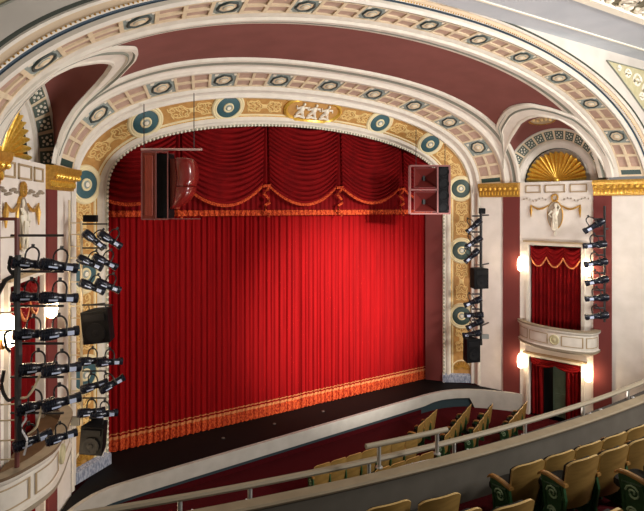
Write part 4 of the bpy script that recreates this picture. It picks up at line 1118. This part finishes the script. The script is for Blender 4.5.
# ------------------------------------------------------------------ theatre seats
def seat_proto():
    t = empty('theatre_seat')  # faces +y, origin on the floor under the back
    def back(off, th, z0, z1, w, m, edge=None):
        mb = MB(); rows = []
        n = 12; m_ = 8
        for side in (0, 1):
            rr = []
            for i in range(m_ + 1):
                v = i / m_; z = z0 + (z1 - z0) * v; row = []
                for k in range(n + 1):
                    u = -1 + 2 * k / n; ww = w / 2 * (.9 + .1 * v)
                    zz = z + (.012 * (1 - u * u) * v - .04 * abs(u) ** 6 * v)
                    y = off - .08 * (v - .4) * (z1 - z0) / .5 - .05 * (1 - u * u) + (th if side else 0)
                    row.append((u * ww, y, zz))
                rr.append(row)
            rows.append(rr)
        a, b = rows
        mb.grid(a, m); mb.grid(b, edge or m)
        per = lambda g: g[0] + [r[-1] for r in g[1:]] + g[-1][::-1][1:] + [r[0] for r in g[::-1]][1:-1]
        mb.grid([per(a), per(b)], edge or m, closed_v=True)
        return mb
    back(-.02, .03, .26, .86, .56, 'veneer', 'veneeredge').build('backrest', t)
    back(.012, .055, .36, .82, .46, 'upholstery').build('back_pad', t)
    mb = MB()
    rows = []
    for s, z in ((.94, .42), (1, .44), (1, .48), (.95, .505), (.6, .515), (.05, .52)):
        rows.append([(.24 * s * (abs(math.cos(a)) ** .4) * math.copysign(1, math.cos(a)), .28 + .2 * s * (abs(math.sin(a)) ** .4) * math.copysign(1, math.sin(a)), z) for a in np.linspace(0, 2 * PI, 33)[:-1]])
    mb.grid(rows, 'upholstery', closed_v=True); mb.face(rows[0], 'veneer'); mb.xf(lambda p: (p[0], p[1] * .9, p[2] - .06)); mb.build('seat', t)
    for sx in (-1,):
        mb = MB(); out = [(-.05, .0), (.27, .0), (.29, .08), (.24, .2), (.26, .4), (.29, .52), (.29, .58), (-.02, .58), (-.06, .4), (-.02, .15)]
        for xx in (-.018, .018): mb.face([(sx * .285 + xx, y, z) for y, z in out], 'castiron')
        mb.grid([[(sx * .285 + xx, y, z) for y, z in out] for xx in (-.018, .018)], 'castiron', closed_v=True)
        o = mb.build('end_standard', t, smooth=0)
        mb = MB()
        for cy_, cz, r in ((.12, .42, .085), (.12, .2, .065)):
            for side in (-1, 1):
                mb.tube([(sx * .285 + side * .022, cy_ + x, cz + y) for x, y in spiral(0, 0, r, .015, 0, 1.6, 16)], .012, 'castlight', 5)
        for side in (-1, 1): mb.tube([(sx * .285 + side * .02, y, z) for y, z in ((.0, .03), (.24, .03), (.2, .2), (.24, .5), (.02, .54), (-.02, .4), (.02, .15), (.0, .03))], .012, 'castiron', 5)
        mb.build('scroll_relief', o)
        mb = MB(); pts = [(sx * .285, y, z) for y, z in ((-.06, .58), (.08, .60), (.2, .605), (.29, .59), (.33, .555))]
        rows = [[(p[0] + dx, p[1], p[2] + dz) for dx, dz in ((-.035, -.015), (.035, -.015), (.035, .01), (.02, .022), (-.02, .022), (-.035, .01))] for p in pts]
        mb.grid(rows, 'armwood', closed_v=True); mb.face(rows[0], 'armwood'); mb.face(rows[-1], 'armwood'); mb.build('armrest', t)
    return t
ST = seat_proto(); reg(); seat_used = [False]
def seat(p, rz, label, group):
    o = copy_tree(ST) if seat_used[0] else ST
    seat_used[0] = True
    o.location = tuple(p); o.rotation_euler = (0, 0, rz); st_ = 'balcony' not in group; o.scale = (.86, .86, 1.09 if 'centre' in group else .98) if st_ else (1, 1, 1); tag(o, label, 'theatre seat', group)
def bseat(row, x, label):
    R = 18.3 + .7 * row; lf = x < -3
    if lf: R += .15 + .05 * row; x += -.02 + .04 * row; R -= .1 * (x < -4.2)
    elif row: R -= .14
    a = math.asin((x - BC[0]) / (R + RO)); seat(cyl(R, a, FZ[row]), a, label, 'balcony seats')
rn_ = ['front', 'second', 'third']
for i, x in enumerate((-2.38, -1.80, -1.22, -.64, -.06)):
    bseat(0, x, 'tan balcony seat, front row right of the aisle, %s from the aisle' % ['first', 'second', 'third', 'fourth', 'fifth'][i])
for i, x in enumerate((-3.86, -4.44, -5.02)):
    bseat(0, x, 'tan balcony seat, front row left of the aisle, %s from the aisle' % ['first', 'second', 'third'][i])
for i, x in enumerate((-2.15, -1.57, -.99, -.41)):
    bseat(1, x, 'tan balcony seat, second row right of the aisle, %s from the aisle' % ['first', 'second', 'third', 'fourth'][i])
for i, x in enumerate((-3.66, -4.24)):
    bseat(1, x, 'tan balcony seat, second row left of the aisle, %s from the aisle' % ['first', 'second'][i])
for i, x in enumerate((-1.78, -1.2)):
    bseat(2, x, 'tan balcony seat, third row right of the aisle, %s from the aisle' % ['first', 'second'][i])
bseat(2, -3.5, 'tan balcony seat, third row left of the aisle, only its corner in view')
# stalls seats below
def fseat(x, y, rz, label, g): seat((x, y, -1.1), rz, label, g)

qn = ['first', 'second', 'third', 'fourth', 'fifth', 'sixth', 'seventh', 'eighth', 'ninth']
for i in range(7): fseat(-1.45 + i * .49, 10.86, 0, 'yellowish stalls seat in the front centre row, %s from the left' % qn[i], 'centre stalls seats')
for i in range(4): fseat(-.25 + i * .49, 9.94, 0, 'yellowish stalls seat in the second centre row, %s from the left' % qn[i], 'centre stalls seats')
# right hand blocks curve round towards the stage
for nm, (xa, ya), (xb, yb), n in (('front', (2.45, 11.55), (3.4, 12.0), 3), ('second', (2.67, 10.68), (4.7, 11.74), 5), ('third', (3.68, 10.53), (5.35, 11.4), 4), ('fourth', (5.05, 10.35), (6.5, 10.95), 4), ('fifth', (4.1, 9.75), (5.9, 10.6), 4)):
    an = math.atan2(yb - ya, xb - xa)
    if nm == 'fifth': continue
    for i in range(n):
        f = i / (n - 1); fseat(xa + (xb - xa) * f, ya + (yb - ya) * f, an, 'stalls seat in the %s slanting row before the right stage end, %s from the left' % (nm, qn[i]), 'stalls seats in the slanting rows')

# ------------------------------------------------------------------ light
w = bpy.data.worlds.new('World'); bpy.context.scene.world = w; w.use_nodes = True
w.node_tree.nodes['Background'].inputs[0].default_value = (1., .93, .84, 1); w.node_tree.nodes['Background'].inputs[1].default_value = .25
def area(name, loc, tgt, size, energy, color=(1, .9, .78), sy=None):
    l = bpy.data.lights.new(name, 'AREA'); l.energy = energy; l.color = color; l.size = size
    if sy: l.shape = 'RECTANGLE'; l.size_y = sy
    o = bpy.data.objects.new(name, l); col.objects.link(o); o.location = loc
    o.rotation_euler = (Vector(tgt) - Vector(loc)).to_track_quat('-Z', 'Y').to_euler(); return o
def spotl(name, loc, tgt, e, ang, blend, color=(1, .9, .8), soft=.15):
    l = bpy.data.lights.new(name, 'SPOT'); l.energy = e; l.spot_size = math.radians(ang); l.spot_blend = blend; l.color = color; l.shadow_soft_size = soft
    o = bpy.data.objects.new(name, l); col.objects.link(o); o.location = loc
    o.rotation_euler = (Vector(tgt) - Vector(loc)).to_track_quat('-Z', 'Y').to_euler()
area('house_light', (6.0, -3.0, 9.0), (0, 12, 4.5), 2., 1350, (1, .96, .92))
area('house_light', (4.5, 1.2, 10.0), (-1, 10, 1), 1.6, 420, (1, .94, .87))
spotl('curtain_light', (3.5, -3.0, 8.2), (1.8, 14.8, 2.7), 42000, 27, 1., (1, .92, .84), .3)
# unseen strip fill added at the balcony front to brighten the sounding board
area('cove_fill', (1, 5.9, 1.9), (0, 10.5, 10.5), 7., 750, (1, .95, .88), .25)

# ------------------------------------------------------------------ camera
cd = bpy.data.cameras.new('Camera'); co = bpy.data.objects.new('Camera', cd); col.objects.link(co)
co.location = tuple(CAM); co.rotation_euler = (PI / 2, 0, -math.atan2(C_, S_))
cd.sensor_width = 36; cd.lens = F / 644 * 36; cd.shift_y = -(255.5 - HY) / 644; cd.clip_start = .05; cd.clip_end = 200
sc = bpy.context.scene; sc.camera = co
sc.view_settings.view_transform = 'Standard'; sc.view_settings.look = 'None'; sc.view_settings.exposure = 0.; sc.view_settings.gamma = 1.
sc.cycles.use_denoising = True
